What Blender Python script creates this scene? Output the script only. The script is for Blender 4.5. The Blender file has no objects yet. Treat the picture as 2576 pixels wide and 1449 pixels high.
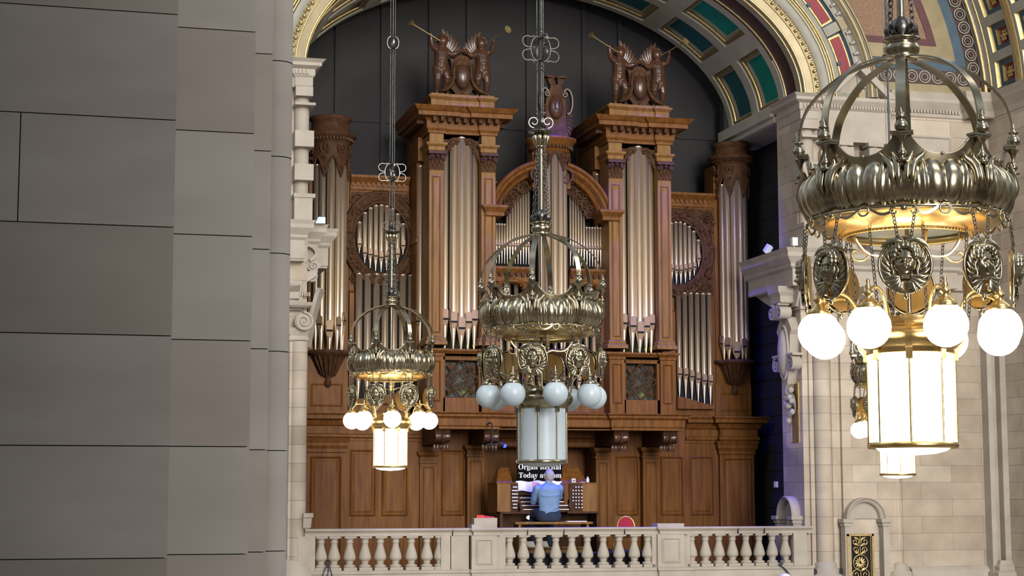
import bpy, math, random
from mathutils import Vector, Matrix
PI=math.pi
sin,cos,rad=math.sin,math.cos,math.radians
random.seed(7)
scene=bpy.context.scene
COL=scene.collection
# ---------------------------------------------------------------- camera
FPX=4500.0; PITCH=math.atan((1255-724.5)/FPX); YAW=rad(15); ROLL=rad(0.1); EZ=1.15
cd=bpy.data.cameras.new('camera'); cam=bpy.data.objects.new('camera',cd); COL.objects.link(cam)
cd.sensor_width=36; cd.lens=FPX*36/2576; cd.clip_start=0.1; cd.clip_end=200
cam.location=(0,0,EZ)
cam.matrix_world=Matrix.Translation((0,0,EZ))@Matrix.Rotation(-YAW,4,'Z')@Matrix.Rotation(PI/2+PITCH,4,'X')@Matrix.Rotation(-ROLL,4,'Z')
scene.camera=cam
# ---------------------------------------------------------------- view, world, big lights
vs=scene.view_settings; vs.view_transform='Standard'; vs.look='None'; vs.exposure=0.12; vs.gamma=1; vs.use_curve_mapping=False
world=bpy.data.worlds.new('hall_daylight'); scene.world=world; world.use_nodes=True
nt=world.node_tree; nt.nodes.clear()
wo=nt.nodes.new('ShaderNodeOutputWorld'); bg=nt.nodes.new('ShaderNodeBackground'); tc=nt.nodes.new('ShaderNodeTexCoord')
sp=nt.nodes.new('ShaderNodeSeparateXYZ'); cr=nt.nodes.new('ShaderNodeValToRGB')
nt.links.new(tc.outputs['Generated'],sp.inputs[0])
mp=nt.nodes.new('ShaderNodeMapRange'); mp.inputs[1].default_value=-1; mp.inputs[2].default_value=1
nt.links.new(sp.outputs[2],mp.inputs[0]); nt.links.new(mp.outputs[0],cr.inputs[0])
e=cr.color_ramp; e.elements[0].position=0.0; e.elements[0].color=(.16,.13,.10,1); e.elements[1].position=1; e.elements[1].color=(.62,.74,.95,1)
for p_,c_ in ((.42,(.22,.18,.14,1)),(.52,(.20,.18,.16,1)),(.62,(.30,.31,.32,1)),(.72,(.70,.80,.95,1)),(.82,(.28,.30,.34,1))):
    q=e.elements.new(p_); q.color=c_
vo=nt.nodes.new('ShaderNodeTexVoronoi'); vo.inputs['Scale'].default_value=3.5
nt.links.new(tc.outputs['Generated'],vo.inputs['Vector'])
mr=nt.nodes.new('ShaderNodeMapRange'); mr.inputs[1].default_value=.15; mr.inputs[2].default_value=.75; mr.inputs[3].default_value=1.55; mr.inputs[4].default_value=.35
nt.links.new(vo.outputs['Distance'],mr.inputs[0])
vm=nt.nodes.new('ShaderNodeVectorMath'); vm.operation='SCALE'
nt.links.new(cr.outputs[0],vm.inputs[0]); nt.links.new(mr.outputs[0],vm.inputs['Scale'])
nt.links.new(vm.outputs[0],bg.inputs[0]); bg.inputs[1].default_value=0.85; nt.links.new(bg.outputs[0],wo.inputs[0])
def area(name,loc,target,sx,sy,power,col):
    l=bpy.data.lights.new(name,'AREA'); l.shape='RECTANGLE'; l.size=sx; l.size_y=sy; l.energy=power; l.color=col
    o=bpy.data.objects.new(name,l); COL.objects.link(o); o.location=loc
    o.rotation_euler=(Vector(target)-Vector(loc)).to_track_quat('-Z','Y').to_euler(); return o
def point(name,loc,power,col,r=.05):
    l=bpy.data.lights.new(name,'POINT'); l.energy=power; l.color=col; l.shadow_soft_size=r
    o=bpy.data.objects.new(name,l); COL.objects.link(o); o.location=loc; return o
def spot(name,loc,target,power,col,ang,r=.05,blend=.4):
    l=bpy.data.lights.new(name,'SPOT'); l.energy=power; l.color=col; l.shadow_soft_size=r; l.spot_size=rad(ang); l.spot_blend=blend
    o=bpy.data.objects.new(name,l); COL.objects.link(o); o.location=loc
    o.rotation_euler=(Vector(target)-Vector(loc)).to_track_quat('-Z','Y').to_euler(); return o
area('hall_clerestory_right',(16,12,11),(8,29,3.5),5,8,800,(1,.93,.83))
area('hall_clerestory_left',(-1,15,11),(9,29,3.5),4,6,450,(.95,.97,1))
area('hall_far_window',(7,3,12),(8,30,4),6,4,650,(1,.95,.88))
area('pipe_highlight_fill',(10,-58,17),(8.5,29,6),20,28,52000,(1,.965,.92))  # added panel far behind the camera, sized for highlights on the pipes
for _x,_p in ((7.0,420),(8.7,480),(10.3,520)): spot('blue_stage_light',(_x,28.15,9.7),(_x+.1,29.45,0.5),_p*5,(.03,.02,1),48,blend=.6)
spot('blue_stage_light',(11.2,27.9,9.0),(11.6,30.6,0.5),800,(.03,.02,1),50,blend=.6)
spot('blue_jamb_uplight',(11.2,27.6,.9),(12.4,28.0,4.2),60,(.48,.44,1),60)
# ---------------------------------------------------------------- picture geometry -> points on planes of the building
_CP,_SP,_CY,_SY=cos(PITCH),sin(PITCH),cos(YAW),sin(YAW)
def _ray(px,py):
    u=px-1288; v=724.5-py
    u,v=u*cos(ROLL)-v*sin(ROLL),u*sin(ROLL)+v*cos(ROLL)
    d=FPX*_CP-v*_SP; z=FPX*_SP+v*_CP
    return (u*_CY+d*_SY,-u*_SY+d*_CY,z)
def W(px,py,Y):
    r=_ray(px,py); t=Y/r[1]; return (r[0]*t,Y,EZ+r[2]*t)
def X(px,Y,py=800): return W(px,py,Y)[0]
def Z(py,Y,px=1288): return W(px,py,Y)[2]
def WX(px,py,xx):
    r=_ray(px,py); t=xx/r[0]; return (xx,r[1]*t,EZ+r[2]*t)
# ---------------------------------------------------------------- materials
def mat(name,c1,c2=None,rough=.6,metal=0.0,scale=4.0,stretch=(1,1,1),bump=.0,detail=4,emit=None,estr=0,coat=0,spec=None):
    m=bpy.data.materials.new(name); m.use_nodes=True; n=m.node_tree; b=n.nodes['Principled BSDF']
    b.inputs['Roughness'].default_value=rough; b.inputs['Metallic'].default_value=metal
    if coat: b.inputs['Coat Weight'].default_value=coat; b.inputs['Coat Roughness'].default_value=.2
    if spec is not None: b.inputs['Specular IOR Level'].default_value=spec
    c1=tuple(c1)+(1,)
    if c2 is None and not bump:
        b.inputs['Base Color'].default_value=c1
    else:
        c2=tuple(c2)+(1,) if c2 else c1
        t=n.nodes.new('ShaderNodeTexCoord'); mp=n.nodes.new('ShaderNodeMapping'); mp.inputs['Scale'].default_value=stretch
        no=n.nodes.new('ShaderNodeTexNoise'); no.inputs['Scale'].default_value=scale; no.inputs['Detail'].default_value=detail
        r=n.nodes.new('ShaderNodeValToRGB'); r.color_ramp.elements[0].position=.3; r.color_ramp.elements[1].position=.7
        r.color_ramp.elements[0].color=c1; r.color_ramp.elements[1].color=c2
        n.links.new(t.outputs['Object'],mp.inputs[0]); n.links.new(mp.outputs[0],no.inputs['Vector']); n.links.new(no.outputs['Fac'],r.inputs[0])
        n.links.new(r.outputs[0],b.inputs['Base Color'])
        if bump:
            bp=n.nodes.new('ShaderNodeBump'); bp.inputs['Strength'].default_value=bump; bp.inputs['Distance'].default_value=.02
            n.links.new(no.outputs['Fac'],bp.inputs['Height']); n.links.new(bp.outputs[0],b.inputs['Normal'])
    if emit:
        b.inputs['Emission Color'].default_value=tuple(emit)+(1,); b.inputs['Emission Strength'].default_value=estr
    return m
def ashlar(name,c1,c2,mortar,row=.283,width=.9,rough=.85,msize=.004,offset=.5,zoff=0.0,wood=False):
    m=bpy.data.materials.new(name); m.use_nodes=True; n=m.node_tree; b=n.nodes['Principled BSDF']; b.inputs['Roughness'].default_value=rough
    t=n.nodes.new('ShaderNodeTexCoord'); s=n.nodes.new('ShaderNodeSeparateXYZ'); n.links.new(t.outputs['Object'],s.inputs[0])
    a=n.nodes.new('ShaderNodeMath'); a.operation='ADD'; n.links.new(s.outputs[0],a.inputs[0]); n.links.new(s.outputs[1],a.inputs[1])
    z=n.nodes.new('ShaderNodeMath'); z.operation='ADD'; n.links.new(s.outputs[2],z.inputs[0]); z.inputs[1].default_value=zoff
    c=n.nodes.new('ShaderNodeCombineXYZ'); n.links.new(a.outputs[0],c.inputs[0]); n.links.new(z.outputs[0],c.inputs[1])
    k=n.nodes.new('ShaderNodeTexBrick'); n.links.new(c.outputs[0],k.inputs['Vector'])
    k.inputs['Scale'].default_value=1; k.inputs['Brick Width'].default_value=width; k.inputs['Row Height'].default_value=row
    k.inputs['Mortar Size'].default_value=msize; k.inputs['Mortar Smooth'].default_value=.3; k.inputs['Bias'].default_value=0; k.offset=offset
    k.inputs['Color1'].default_value=tuple(c1)+(1,); k.inputs['Color2'].default_value=tuple(c2)+(1,); k.inputs['Mortar'].default_value=tuple(mortar)+(1,)
    no=n.nodes.new('ShaderNodeTexNoise'); no.inputs['Scale'].default_value=2.2; no.inputs['Detail'].default_value=6; n.links.new(t.outputs['Object'],no.inputs['Vector'])
    r=n.nodes.new('ShaderNodeMapRange'); r.inputs[1].default_value=.3; r.inputs[2].default_value=.7; r.inputs[3].default_value=.8; r.inputs[4].default_value=1.12; n.links.new(no.outputs[0],r.inputs[0])
    v=n.nodes.new('ShaderNodeVectorMath'); v.operation='SCALE'; n.links.new(k.outputs['Color'],v.inputs[0]); n.links.new(r.outputs[0],v.inputs['Scale'])
    n.links.new(v.outputs[0],b.inputs['Base Color']); return m
M={}
M['pier']=mat('grey_sandstone',(.235,.212,.19),(.295,.272,.248),.9,scale=1.6,stretch=(1,1,3),bump=.12,detail=9)
M['pier4']=mat('warm_grey_sandstone_lit',(.27,.237,.205),(.33,.295,.26),.9,scale=1.4,stretch=(1,1,3),bump=.12,detail=9)  # block variation, lightened to put stronger light on set-back faces into the stone
M['pier2']=mat('grey_sandstone_lit',(.30,.273,.243),(.36,.332,.30),.9,scale=1.3,stretch=(1,1,3),bump=.12,detail=9)  # palest blocks; extra light on the set-back faces is in their colour
M['pier3']=mat('brown_sandstone',(.22,.19,.163),(.27,.24,.21),.9,scale=1.3,stretch=(1,1,3),bump=.12,detail=9)
M['joint']=mat('dark_lead_joint',(.035,.042,.05),rough=.9)
M['stone']=mat('pale_sandstone',(.35,.305,.25),(.43,.385,.325),.85,scale=3,bump=.08,detail=6)
M['ashlar']=ashlar('sandstone_ashlar',(.41,.34,.26),(.51,.435,.35),(.20,.175,.155))
M['ashlar_wide']=ashlar('sandstone_ashlar_wide',(.34,.275,.205),(.42,.355,.28),(.20,.17,.15),width=1.15)
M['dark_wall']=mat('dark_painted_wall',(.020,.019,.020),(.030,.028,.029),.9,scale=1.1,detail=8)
M['dark_pipe']=mat('dark_painted_metal',(.012,.011,.012),rough=.6)
M['floor']=mat('hall_floor_stone',(.30,.27,.23),(.36,.32,.28),.5,scale=2)
M['plat']=mat('dark_carpet',(.03,.025,.025),rough=.95)
WDs=(7,7,.7)
M['wood']=mat('polished_oak',(.105,.039,.0085),(.19,.078,.019),.45,scale=2.4,stretch=WDs,spec=.12,detail=6)
M['wood_lt']=mat('light_polished_oak',(.155,.075,.021),(.25,.13,.042),.45,scale=2.4,stretch=WDs,spec=.12,detail=6)
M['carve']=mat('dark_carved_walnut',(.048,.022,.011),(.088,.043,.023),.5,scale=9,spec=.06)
M['statue']=mat('dark_polished_walnut',(.045,.019,.010),(.085,.037,.020),.27,scale=4,spec=.55)
M['pipe']=mat('spotted_tin',(.86,.70,.50),(.94,.81,.63),.31,metal=.84,scale=1.5,stretch=(2,2,.5))
M['mouth']=mat('copper_tinged_tin',(.22,.145,.085),(.28,.185,.11),.5,metal=.3,scale=5)
M['slot']=mat('black_slot',(.005,.005,.005),rough=.9)
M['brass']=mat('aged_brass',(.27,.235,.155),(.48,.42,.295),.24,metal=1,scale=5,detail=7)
M['brass_in']=mat('warm_and_lamplit_brass',(.62,.43,.16),(.75,.55,.25),.28,metal=1,scale=9,bump=.25)  # inner brass; on lit chandeliers also lamp glow put into the colour
M['iron']=mat('dark_bronze',(.075,.075,.072),(.17,.165,.15),.36,metal=1,scale=12)
M['bronze']=mat('mid_bronze',(.24,.21,.15),(.38,.34,.25),.26,metal=1,scale=9)
M['steel']=mat('blackened_steel',(.05,.06,.07),(.09,.10,.11),.45,metal=.9,scale=20)
M['gilt']=mat('gilding',(.48,.355,.15),(.64,.49,.23),.36,metal=.85,scale=14,bump=.1)
M['oldgold']=mat('dull_gold_paint',(.235,.19,.105),(.31,.255,.15),.45,metal=.35,scale=4)
M['cream']=mat('cream_plaster',(.31,.295,.245),(.38,.36,.305),.75,scale=3)
M['greyc']=mat('grey_plaster',(.40,.38,.31),(.50,.47,.39),.8,scale=3)
M['green']=mat('green_paint',(.0,.21,.175),(.0,.28,.225),.7,scale=2)
M['bluegreen']=mat('petrol_paint',(.01,.10,.125),(.014,.13,.155),.7,scale=2)
M['blue']=mat('slate_blue_paint',(.045,.082,.115),(.06,.105,.14),.7,scale=4)
M['red']=mat('crimson_paint',(.22,.035,.045),(.27,.045,.055),.7,scale=4)
M['maroon']=mat('maroon_paint',(.085,.03,.035),(.11,.04,.045),.7,scale=4)
M['brown']=mat('brown_mottled_paint',(.17,.10,.06),(.27,.165,.105),.75,scale=22,detail=8)
M['umber']=mat('umber_paint',(.055,.028,.025),(.075,.04,.034),.7,scale=8)
M['globe_on']=mat('lit_opal_glass',(.9,.88,.8),rough=.3,emit=(1,.86,.66),estr=5.5)
M['globe_off']=mat('opal_glass',(.47,.55,.60),rough=.35,spec=.5)
M['enamel']=mat('white_enamel_disc',(.22,.27,.31),rough=.25)
M['white']=mat('white_plastic',(.75,.77,.78),rough=.5)
M['boxblue']=mat('pale_blue_white_plastic',(.62,.74,.80),rough=.5)
M['paper']=mat('white_paper',(.78,.79,.82),rough=.8)
M['black']=mat('black_plastic',(.003,.003,.004),rough=.8,spec=.1)
M['redbox']=mat('red_card',(.55,.03,.025),rough=.6)
M['velvet']=mat('crimson_velvet',(.30,.015,.03),(.38,.02,.045),.9,scale=30)
M['gold_frame']=mat('gold_lacquer',(.55,.38,.12),rough=.35,metal=.6)
M['skin']=mat('skin',(.55,.28,.20),(.60,.33,.24),.5,scale=20)
M['hair']=mat('grey_hair',(.26,.25,.26),(.44,.43,.45),.8,scale=40,stretch=(1,1,4),bump=.4)
M['shirt']=mat('light_blue_cotton',(.14,.24,.42),(.18,.29,.48),.85,scale=9,bump=.5)
M['trouser']=mat('navy_cotton',(.012,.022,.045),(.018,.03,.06),.9,scale=12)
M['ivory']=mat('ivory_keys',(.65,.62,.52),rough=.35)
M['bluelens']=mat('blue_stage_lens',(.02,.03,.5),rough=.3,emit=(.03,.05,1),estr=4)
M['lampglow']=mat('lit_music_lamp',(1,.95,.85),rough=.4,emit=(1,.93,.8),estr=8)
M['backgreen']=mat('dark_lining',(.010,.012,.006),rough=.5)
# ---------------------------------------------------------------- mesh builder
class G:
    def __init__(s): s.v=[];s.f=[];s.m=[];s.s=[]
    def add(s,vs,fs,mt=0,sm=False):
        o=len(s.v); s.v+=[tuple(v) for v in vs]
        for f in fs: s.f.append(tuple(i+o for i in f)); s.m.append(mt); s.s.append(sm)
    def box(s,x0,x1,y0,y1,z0,z1,mt=0):
        if x1<x0:x0,x1=x1,x0
        if y1<y0:y0,y1=y1,y0
        if z1<z0:z0,z1=z1,z0
        s.add([(x0,y0,z0),(x1,y0,z0),(x1,y1,z0),(x0,y1,z0),(x0,y0,z1),(x1,y0,z1),(x1,y1,z1),(x0,y1,z1)],
              [(0,3,2,1),(4,5,6,7),(0,1,5,4),(1,2,6,5),(2,3,7,6),(3,0,4,7)],mt)
    def grid(s,rows,mt=0,sm=True,cu=False,cv=False):
        # rows: list of lists of points; cu closes along a row, cv closes rows
        n=len(rows[0]); R=len(rows); vs=[p for r in rows for p in r]; fs=[]
        for i in range(R if cv else R-1):
            for j in range(n if cu else n-1):
                a=i*n+j;b=i*n+(j+1)%n;c=((i+1)%R)*n+(j+1)%n;d=((i+1)%R)*n+j
                fs.append((a,b,c,d))
        s.add(vs,fs,mt,sm)
    def lathe(s,prof,c=(0,0,0),n=16,mt=0,sm=True,a0=0,a1=2*PI,sy=1.0):
        full=abs(a1-a0-2*PI)<1e-6; k=n if full else n+1
        s.grid([[(c[0]+r*cos(a0+(a1-a0)*j/n),c[1]+sy*r*sin(a0+(a1-a0)*j/n),c[2]+z) for j in range(k)] for r,z in prof],mt,sm,cu=full)
    def ball(s,c,r,n=12,mt=0,sx=1,sy=1,sz=1):
        m=max(4,n//2); pr=[(max(r*sin(PI*i/m),1e-4),-r*cos(PI*i/m)) for i in range(m+1)]
        s.grid([[(c[0]+sx*q*cos(2*PI*j/n),c[1]+sy*q*sin(2*PI*j/n),c[2]+sz*z) for j in range(n)] for q,z in pr],mt,True,cu=True)
    def cyl(s,c,r,z0,z1,n=16,mt=0,sm=True):
        s.lathe([(r,z0),(r,z1)],c,n,mt,sm)
        for z in (z0,z1): s.add([(c[0]+r*cos(2*PI*j/n),c[1]+r*sin(2*PI*j/n),c[2]+z) for j in range(n)],[tuple(range(n))],mt)
    def tube(s,pts,r,n=8,mt=0,closed=False,flat=1.0,cap=True,sm=True,up=None):
        P=[Vector(p) for p in pts]; N=len(P)
        rr=list(r) if isinstance(r,(list,tuple)) else [r]*N
        if 3<=N<=11 and not closed:
            Q=[];R2=[]; k_=3
            for i in range(N-1):
                a,b,c,d=P[max(i-1,0)],P[i],P[i+1],P[min(i+2,N-1)]
                for j in range(k_):
                    q=j/k_; Q.append(.5*((2*b)+(c-a)*q+(2*a-5*b+4*c-d)*q*q+(3*b-a-3*c+d)*q**3)); R2.append(rr[i]+(rr[i+1]-rr[i])*q)
            P=Q+[P[-1]]; rr=R2+[rr[-1]]; N=len(P)
        rows=[]; prev=None
        for i in range(N):
            t=(P[(i+1)%N]-P[i-1]) if closed else (P[min(i+1,N-1)]-P[max(i-1,0)])
            if t.length<1e-9: t=Vector((0,0,1))
            t.normalize()
            if prev is None:
                a=Vector(up) if up else (Vector((0,0,1)) if abs(t.z)<.9 else Vector((1,0,0)))
            else: a=prev
            u=a-t*a.dot(t)
            if u.length<1e-6: u=t.orthogonal()
            u.normalize(); prev=u; w=t.cross(u)
            rows.append([tuple(P[i]+u*(rr[i]*cos(2*PI*j/n))+w*(rr[i]*flat*sin(2*PI*j/n))) for j in range(n)])
        s.grid(rows,mt,sm,cu=True,cv=closed)
        if cap and not closed:
            for row in (rows[0],rows[-1]): s.add(row,[tuple(range(n))],mt)
    def strap(s,pts,w,t,side,mt=0):
        # flat band: w across (along fixed vector side), t thick
        P=[Vector(p) for p in pts]; S=Vector(side).normalized(); rows=[]
        if 3<=len(P)<18:
            Q=[]; n_=len(P); k_=4
            for i in range(n_-1):
                a,b,c,d=P[max(i-1,0)],P[i],P[i+1],P[min(i+2,n_-1)]
                for j in range(k_):
                    q=j/k_; Q.append(.5*((2*b)+(c-a)*q+(2*a-5*b+4*c-d)*q*q+(3*b-a-3*c+d)*q**3))
            P=Q+[P[-1]]
        for i in range(len(P)):
            d=(P[min(i+1,len(P)-1)]-P[max(i-1,0)]).normalized(); nn=d.cross(S).normalized()
            rows.append([tuple(P[i]+S*a*w/2+nn*b*t/2) for a,b in ((1,1),(-1,1),(-1,-1),(1,-1))])
        for e in range(4): s.grid([[r[e],r[(e+1)%4]] for r in rows],mt,True)
        for row in (rows[0],rows[-1]): s.add(row,[(0,1,2,3)],mt)
    def prism(s,out,y0,y1,mt=0,ax='y'):
        n=len(out)
        if ax=='y': a=[(x,y0,z) for x,z in out]; b=[(x,y1,z) for x,z in out]
        else: a=[(y0,x,z) for x,z in out]; b=[(y1,x,z) for x,z in out]
        s.add(a+b,[tuple(range(n)),tuple(range(2*n-1,n-1,-1))]+[(i,(i+1)%n,n+(i+1)%n,n+i) for i in range(n)],mt)
    def mould(s,path,prof,mt=0,sm=False):
        # path: plan polyline, outward = (dy,-dx); prof: (out,z) pairs
        N=len(path); off=[]; prof=[(o if (k in (0,len(prof)-1) or abs(o)>.0015) else .0015,z) for k,(o,z) in enumerate(prof)]
        for i in range(N):
            ds=[]
            if i>0: d=Vector((path[i][0]-path[i-1][0],path[i][1]-path[i-1][1])).normalized(); ds.append(Vector((d.y,-d.x)))
            if i<N-1: d=Vector((path[i+1][0]-path[i][0],path[i+1][1]-path[i][1])).normalized(); ds.append(Vector((d.y,-d.x)))
            if len(ds)==2: m=(ds[0]+ds[1]); m=m/(m.length_squared/2) if m.length>1e-6 else ds[0]
            else: m=ds[0]
            off.append(m)
        rows=[[(path[i][0]+off[i].x*o,path[i][1]+off[i].y*o,z) for i in range(N)] for o,z in prof]
        s.grid(rows,mt,sm)
        for k in (0,-1): s.add([r[k] for r in rows],[tuple(range(len(rows)))],mt)
    def panel(s,x0,x1,z0,z1,y,prof=((0,0),(0,-.02),(.02,-.03),(.035,-.008),(.05,-.008),(.075,-.018)),mt=0,mc=None,ax='y',sg=1):
        if x1<x0:x0,x1=x1,x0
        if z1<z0:z0,z1=z1,z0
        rows=[]
        for i,d in prof:
            q=[(x0+i,z0+i),(x1-i,z0+i),(x1-i,z1-i),(x0+i,z1-i)]
            rows.append([(a,y+d*sg,b) if ax=='y' else (y+d*sg,a,b) for a,b in q])
        s.grid(rows,mt,False,cu=True); s.add(rows[-1],[(0,1,2,3)],mt if mc is None else mc)
    def build(s,name,mats,parent=None,kind=None,label=None,loc=None):
        me=bpy.data.meshes.new(name)
        o=bpy.data.objects.new(name,me); COL.objects.link(o)
        L=Vector((0,0,0))
        if parent is not None: L=Vector(parent.get('_w',(0,0,0))); o.parent=parent
        elif loc is not None: L=Vector(loc); o.location=loc
        me.from_pydata([(v[0]-L.x,v[1]-L.y,v[2]-L.z) for v in s.v],[],s.f)
        if not isinstance(mats,(list,tuple)): mats=[mats]
        for m in mats: me.materials.append(M[m])
        me.polygons.foreach_set('material_index',[min(i,len(mats)-1) for i in s.m])
        me.polygons.foreach_set('use_smooth',s.s); me.update()
        if parent is not None:
            # child's own origin at the parent's base; remember world position for sub-parts
            o['_w']=tuple(L)
        else: o['_w']=tuple(L)
        if kind: o['kind']=kind
        if label: o['label']=label
        return o
def tag(o,label,cat,group=None):
    o['label']=label; o['category']=cat
    if group: o['group']=group
    return o
def thing(name,label,cat,loc=(0,0,0),group=None):
    o=bpy.data.objects.new(name,None); COL.objects.link(o); o.location=loc; o.empty_display_size=.1; o['_w']=tuple(loc)
    return tag(o,label,cat,group)
def kids(o): return [c for c in list(COL.objects) if c.parent==o]
def copy_tree(o,parent=None):
    c=o.copy(); COL.objects.link(c); c.parent=parent
    for ch in kids(o): copy_tree(ch,c)
    return c
def spiral(c,r,turns,a0,plane='xz',sg=1,n=40,r_in=.12,y=0):
    pts=[]
    for i in range(n+1):
        t=i/n; a=a0+sg*2*PI*turns*t; q=r*(1-(1-r_in)*t)
        if plane=='xz': pts.append((c[0]+q*cos(a),c[1],c[2]+q*sin(a)))
        elif plane=='yz': pts.append((c[0],c[1]+q*cos(a),c[2]+q*sin(a)))
        else: pts.append((c[0]+q*cos(a),c[1]+q*sin(a),c[2]))
    return pts
def leaf(g,p,ang,L,w,y=0,mt=0,bulge=.35,curl=.6,n=7):
    # raised curling leaf lying on a plane facing -y, p=(x,y,z)
    rows=[]
    for i in range(n+1):
        t=i/n; a=ang+curl*t*t; q=L*t; cx=p[0]+q*cos(ang+curl*t*.5); cz=p[2]+q*sin(ang+curl*t*.5)
        ww=w*max(.08,sin(PI*min(1,t*.85+.12))); h=w*bulge*sin(PI*min(1,t+.05))+.004
        nx,nz=-sin(a),cos(a)
        rows.append([(cx+nx*ww*k,p[1]-h*(1-abs(k)*.9)-.002+(.4*h if k==0 else 0),cz+nz*ww*k) for k in (-1,-.5,0,.5,1)])
    g.grid(rows,mt,True)
def mesh_from(o):
    dg=bpy.context.evaluated_depsgraph_get(); me=bpy.data.meshes.new_from_object(o.evaluated_get(dg)); return me
def fuse(g,name,m,voxel,parent,smooth=4,loc=None):
    o=g.build(name,m,parent,loc=loc)
    r=o.modifiers.new('fuse','REMESH'); r.mode='VOXEL'; r.voxel_size=voxel; r.use_smooth_shade=True
    if smooth: q=o.modifiers.new('smooth','SMOOTH'); q.iterations=smooth; q.factor=.5
    me=mesh_from(o); o.modifiers.clear()
    old=o.data; mats=list(old.materials); o.data=me
    if len(me.materials)==0:
        for mm in mats: me.materials.append(mm)
    for p in me.polygons: p.use_smooth=True
    return o
def limb(g,pts,rr,n=12):
    g.tube(pts,rr,n)
    for p,r in zip(pts,rr): g.ball(p,r*.995,n)
# ================================================================ THE SETTING
# near pier on the left: stepped faces, coursed in real blocks
Y1,Y2,Y3,Y4=5.75,6.0,6.4,6.5
xe=[X(437,Y1,600),X(636,Y2,600),X(680,Y3,600)]
def courses(g,x0,x1,yf,zj,cuts=None,pick=(0,)):
    gap=.0035
    for i in range(len(zj)-1):
        b=[x0]+(cuts or {}).get(i,[])+[x1]
        for a,c in zip(b[:-1],b[1:]): g.box(a+(gap/2 if a!=x0 else 0),c-(gap/2 if c!=x1 else 0),yf,yf+.3,zj[i]+gap/2,zj[i+1]-gap/2,pick[i%len(pick)])
    g.box(x0,x1-.012,yf+.012,yf+.29,zj[0],zj[-1],1)
g=G()
z1=[1.317+.349*k for k in range(-6,12)]
z2=[1.324+.3535*k for k in range(-6,12)]
z3=[1.325+.36*k for k in range(-6,12)]
courses(g,-2.2,xe[0],Y1,z1,{8:[X(50,Y1,400)],7:[-1.1],5:[-.9],6:[-.5],9:[-.7]},pick=(3,0,3,0,3,0,0,3,0,0,3,0))
courses(g,xe[0]-.1,xe[1],Y2,z2,pick=(4,2,4,2,4,2,4,2,2,4,2))  # varied blocks from the lighter set, brighter light on these faces coloured in
courses(g,xe[1]-.1,xe[2],Y3,z3,pick=(4,2,4,2,4,4,2,2,2,4,2))
# round roll at the arris
rx=X(697,Y4+.02,600); rr=rx-xe[2]+.02
gap=.0035
for i in range(len(z3)-1):
    g.lathe([(rr,z3[i]+gap/2),(rr,z3[i+1]-gap/2)],(rx-.006,Y4+.05,0),20,2)
g.cyl((rx-.006,Y4+.05,0),rr-.008,z3[0],z3[-1],16,1)
g.box(-2.2,xe[0]-.02,Y1+.2,Y4+.9,z1[0],z1[-1],0)
g.box(xe[0]-.05,xe[1]-.02,Y2+.2,Y4+.9,z1[0],z1[-1],0); g.box(xe[1]-.05,rx-.04,Y3+.1,Y4+.9,z1[0],z1[-1],0)
g.build('wall_left',['pier','joint','pier2','pier3','pier4'],kind='structure')
g=G(); g.box(-6,2.4,-4.2,-3.2,-4,12); g.build('wall_unseen_blocker',['pier'],kind='structure')  # added unseen slab, keeps the far fill light off the near pier
# main structure constants
YF=27.5; XL=4.07; XR=12.35; ZS=7.9; CX=8.24
YB=31.3
g=G()
g.box(-2,22,5,27.2,-4.3,-4.0)
g.build('floor',['floor'],kind='structure')
g=G(); g.box(XL-1,XR+.6,27.3,YB,-.3,0.0,0)
g.build('floor_2',['plat'],kind='structure')
# chamber walls, dark
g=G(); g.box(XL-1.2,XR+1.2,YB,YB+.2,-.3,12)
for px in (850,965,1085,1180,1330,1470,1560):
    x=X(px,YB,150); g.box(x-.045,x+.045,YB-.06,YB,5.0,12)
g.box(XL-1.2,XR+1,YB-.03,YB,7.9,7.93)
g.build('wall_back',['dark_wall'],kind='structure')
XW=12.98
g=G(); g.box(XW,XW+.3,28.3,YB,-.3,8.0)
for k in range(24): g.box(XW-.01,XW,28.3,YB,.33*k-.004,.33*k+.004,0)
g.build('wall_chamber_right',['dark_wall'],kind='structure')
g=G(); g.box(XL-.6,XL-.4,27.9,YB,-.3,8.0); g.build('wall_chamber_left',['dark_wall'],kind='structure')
# elliptical arch helpers
def ell(a,b,t,o=0,cx=CX,cz=ZS):
    x=a*cos(t); z=b*sin(t); nx=cos(t)/a; nz=sin(t)/b; l=math.hypot(nx,nz)
    return cx+x+nx/l*o, cz+z+nz/l*o
def asweep(g,a,b,prof,t0=0,t1=PI,n=72,mt=0,sm=True,closed=False,cx=CX,cz=ZS):
    pr=prof+[prof[0]] if closed else prof
    rows=[]
    for k in range(n+1):
        t=t0+(t1-t0)*k/n; row=[]
        for o,y in pr:
            x,z=ell(a,b,t,o,cx,cz); row.append((x,y,z))
        rows.append(row)
    g.grid(rows,mt,sm)
A,B=4.24,2.52
# vaulted ceiling over the organ with green coffers
YV0,YV1=28.25,30.75
g=G()
Av,Bv=A-.02,B-.02
nc=9; t_edges=[]
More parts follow.
